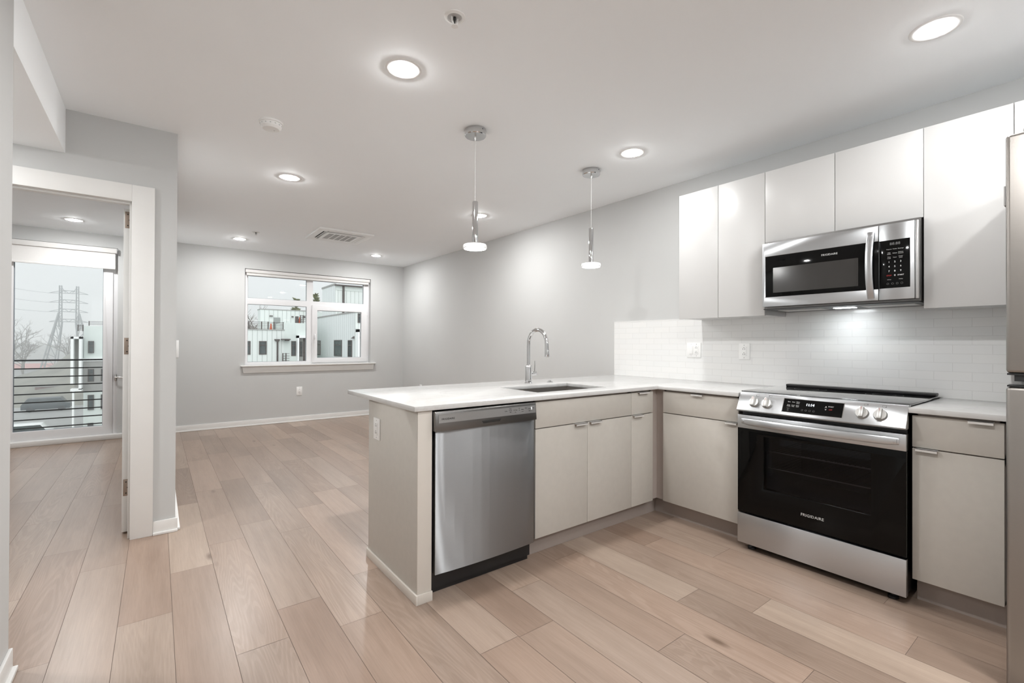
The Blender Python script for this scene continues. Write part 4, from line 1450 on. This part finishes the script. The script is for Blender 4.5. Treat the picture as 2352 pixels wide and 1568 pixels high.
MB().box(-38, -19, 200, 208, GZ, GZ + 2.2).build('wall', 'grey_ext', lr, smooth=False)
MB().prism([(199, GZ + 2.2), (209, GZ + 2.2), (204, GZ + 3.6)], 'x', -39, -18).build('roof', 'redroof', lr, smooth=False)

# transmission tower
py = thing('transmission_tower', (-18, 160, GZ), 'steel lattice transmission tower in the fog behind the balcony', 'pylon')
mb = MB()
xl, xr, y0_ = -19.2, -16.1, 160
for x_ in (xl, xr):
    for dx in (-.28, .28):
        for dy in (-.5, .5):
            mb.tube([(x_ + dx, y0_ + dy, 5), (x_ + dx * .7, y0_ + dy * .7, 15.3)], .085, 5)
    for k in range(9):
        z_ = 6 + k
        s_ = 1 if k % 2 else -1
        mb.tube([(x_ - .28 * s_, y0_ - .5, z_), (x_ + .28 * s_, y0_ - .5, z_ + 1)], .05, 4)
    mb.tube([(x_, y0_, 15.2), (x_ + (.9 if x_ == xl else -.9), y0_, 13.6)], .06, 4)
    o_ = -1 if x_ == xl else 1
    for a in (0, 1):
        mb.tube([(x_ + o_ * .3, y0_ - .5 + a, 8.5), (x_ + o_ * 3.9, y0_ - 3 + 6 * a, GZ)], .17, 5)
        mb.tube([(x_ - o_ * .3, y0_ - .5 + a, 6.2), (x_ + o_ * 1.2, y0_ - 3 + 6 * a, GZ)], .14, 5)
    for k in range(7):
        f0, f1 = k / 7, (k + 1) / 7
        p0 = Vector((x_ + o_ * .3, y0_ - .5, 8.5)).lerp(Vector((x_ + o_ * 3.9, y0_ - 3, GZ)), f0)
        p1 = Vector((x_ - o_ * .3, y0_ - .5, 6.2)).lerp(Vector((x_ + o_ * 1.2, y0_ - 3, GZ)), f1)
        mb.tube([p0, p1], .07, 4)
        mb.tube([Vector((p0.x, p0.y, p0.z)), Vector((x_ - o_ * .3, y0_ - .5, 6.2)).lerp(Vector((x_ + o_ * 1.2, y0_ - 3, GZ)), f0)], .07, 4)
for z_ in (13.4, 11.1, 8.8, 6.3):
    for dz in (0, .65):
        mb.tube([(xl, y0_ - .4, z_ + dz), (xr, y0_ - .4, z_ + dz)], .075, 4)
    for k in range(4):
        a = xl + (xr - xl) * k / 4
        b = xl + (xr - xl) * (k + 1) / 4
        s_ = .65 if k % 2 else 0
        mb.tube([(a, y0_ - .4, z_ + s_), (b, y0_ - .4, z_ + .65 - s_)], .05, 4)
    for o_, x_ in ((-1, xl), (1, xr)):
        mb.tube([(x_, y0_, z_ + .6), (x_ + o_ * 2.0, y0_, z_ - .05)], .055, 4)
        mb.tube([(x_, y0_, z_), (x_ + o_ * 2.0, y0_, z_ - .05)], .055, 4)
mb.build('lattice', 'pylon', py, smooth=False)
wr = MB()
for z_ in (13.4, 11.1, 8.8):
    P = [(xl - 2 - t_ * 12, y0_ - t_ * 28, z_ - .1 + 1.2 * (t_ * t_ * 2.2 - t_ * 1.0)) for t_ in [k / 12 for k in range(13)]]
    wr.tube(P, .03, 4)
wr.build('power_line', 'pylon', py, smooth=False)

# trees
def tree(loc, hgt, seed, label, spread=.55, depth=5, group='bare trees beyond the houses'):
    r = random.Random(seed)
    t_ = thing('bare_tree', loc, label, 'tree', group)
    trunk, twigs = MB(), MB()
    def grow(p, d, ln, rad, k):
        q = p + d * ln
        mid_ = (p + q) / 2 + Vector((r.uniform(-1, 1), r.uniform(-1, 1), r.uniform(-.3, .3))) * ln * .06
        (trunk if k >= depth - 1 else twigs).tube([p, mid_, q], [rad, rad * .85, rad * .7], 5 if k > 2 else 3)
        if k <= 0:
            return
        for _ in range(3 if k < depth else 4):
            e = (d + Vector((r.gauss(0, spread), r.gauss(0, spread), r.uniform(-.1, .35)))).normalized()
            grow(p.lerp(q, r.uniform(.6, 1)), e, ln * r.uniform(.58, .8), rad * .6, k - 1)
    grow(Vector(loc), Vector((0, 0, 1)), hgt * .40, hgt * .018, depth)
    trunk.build('trunk', 'bark', t_, smooth=False)
    twigs.build('branches', 'bark', t_, smooth=False)
    return t_
for loc, hgt, sd_, lb in (((11.6, 80, GZ), 17, 1, 'bare tree behind the house, at the left edge of the window'),
                          ((14.2, 94, GZ), 18, 2, 'bare tree just left of the roof terrace penthouse'),
                          ((-27, 150, GZ), 15, 4, 'hazy bare tree at the foot of the tower, left side'),
                          ((-38, 176, GZ), 17, 5, 'hazy bare tree at the left edge of the balcony view'),
                          ((-22.5, 140, GZ), 12, 6, 'hazy bare tree in front of the tower leg'),
                          ((-15.5, 150, GZ), 13, 7, 'hazy bare tree between the tower and the white house')):
    tree(loc, hgt, sd_, lb)

def pine(loc, hgt, seed, label):
    r = random.Random(seed)
    t_ = thing('evergreen_tree', loc, label, 'tree', 'evergreen trees behind the roofs')
    x, y, z = loc
    MB().tube([(x, y, z), (x, y, z + hgt)], [.3, .05], 6).build('trunk', 'bark', t_, smooth=False)
    f_ = MB()
    for k in range(420):
        h_ = r.uniform(.35, 1.0)
        rr = 1.35 * (1.15 - h_) * 1.15 * r.uniform(.4, 1)
        a = r.uniform(0, 2 * PI)
        c_ = Vector((x + rr * math.cos(a), y + rr * math.sin(a), z + hgt * h_))
        d = Vector((math.cos(a), math.sin(a), r.uniform(-.2, .7))).normalized()
        f_.tube([c_ - d * .35, c_, c_ + d * .35], [.04, .12, .02], 4)
    f_.build('needles', 'leaf', t_, smooth=False)
    return t_
pine((18.0, 70, GZ), 17.2, 11, 'evergreen treetop showing left of the tall ribbed house')
pine((15.4, 70, GZ), 16.4, 12, 'evergreen treetop above the roof terrace, near the window mullion')

# wooded slopes in the distance
def mound(name, c, rx, ry, hh, mat_, label):
    b = bmesh.new()
    r = random.Random(3)
    n, m_ = 40, 12
    rings = []
    for j in range(m_ + 1):
        f_ = j / m_
        ring = []
        for i in range(n):
            a = 2 * PI * i / n
            k = 1 + .08 * math.sin(3 * a + 1) + .05 * r.uniform(-1, 1)
            ring.append(b.verts.new((c[0] + rx * f_ * k * math.cos(a), c[1] + ry * f_ * k * math.sin(a), c[2] + hh * (math.cos(f_ * PI) * .5 + .5) * (1 + .05 * r.uniform(-1, 1)) - .3)))
        rings.append(ring)
    for j in range(m_):
        for i in range(n):
            b.faces.new((rings[j][i], rings[j][(i + 1) % n], rings[j + 1][(i + 1) % n], rings[j + 1][i]))
    bmesh.ops.remove_doubles(b, verts=b.verts[:], dist=.001)
    bmesh.ops.recalc_face_normals(b, faces=b.faces[:])
    me = bpy.data.meshes.new(name)
    b.to_mesh(me)
    b.free()
    me.materials.append(M[mat_])
    for f in me.polygons:
        f.use_smooth = True
    o = bpy.data.objects.new(name, me)
    COL.objects.link(o)
    o['kind'] = 'structure'
    return o
mound('hill', (8, 125, GZ), 45, 26, 16, 'scrub', '')
mound('hill', (-60, 300, GZ), 110, 60, 9.5, 'scrub', '')

# fog over the far street
fog = MB().box(-260, 200, 64, 420, GZ - 1, 60).build('fog', 'wall', smooth=False)
fog.data.materials.clear()
m, t, p = nt('fog')
t.nodes.remove(p)
vsn = N(t, 'ShaderNodeVolumeScatter')
vsn.inputs['Color'].default_value = (.96, .98, 1, 1)
vsn.inputs['Density'].default_value = .0065
t.links.new(vsn.outputs[0], t.nodes['Material Output'].inputs['Volume'])
fog.data.materials.append(m)
fog['kind'] = 'stuff'
fog['label'] = 'pale fog hanging over the far street and tower'
fog['category'] = 'fog'
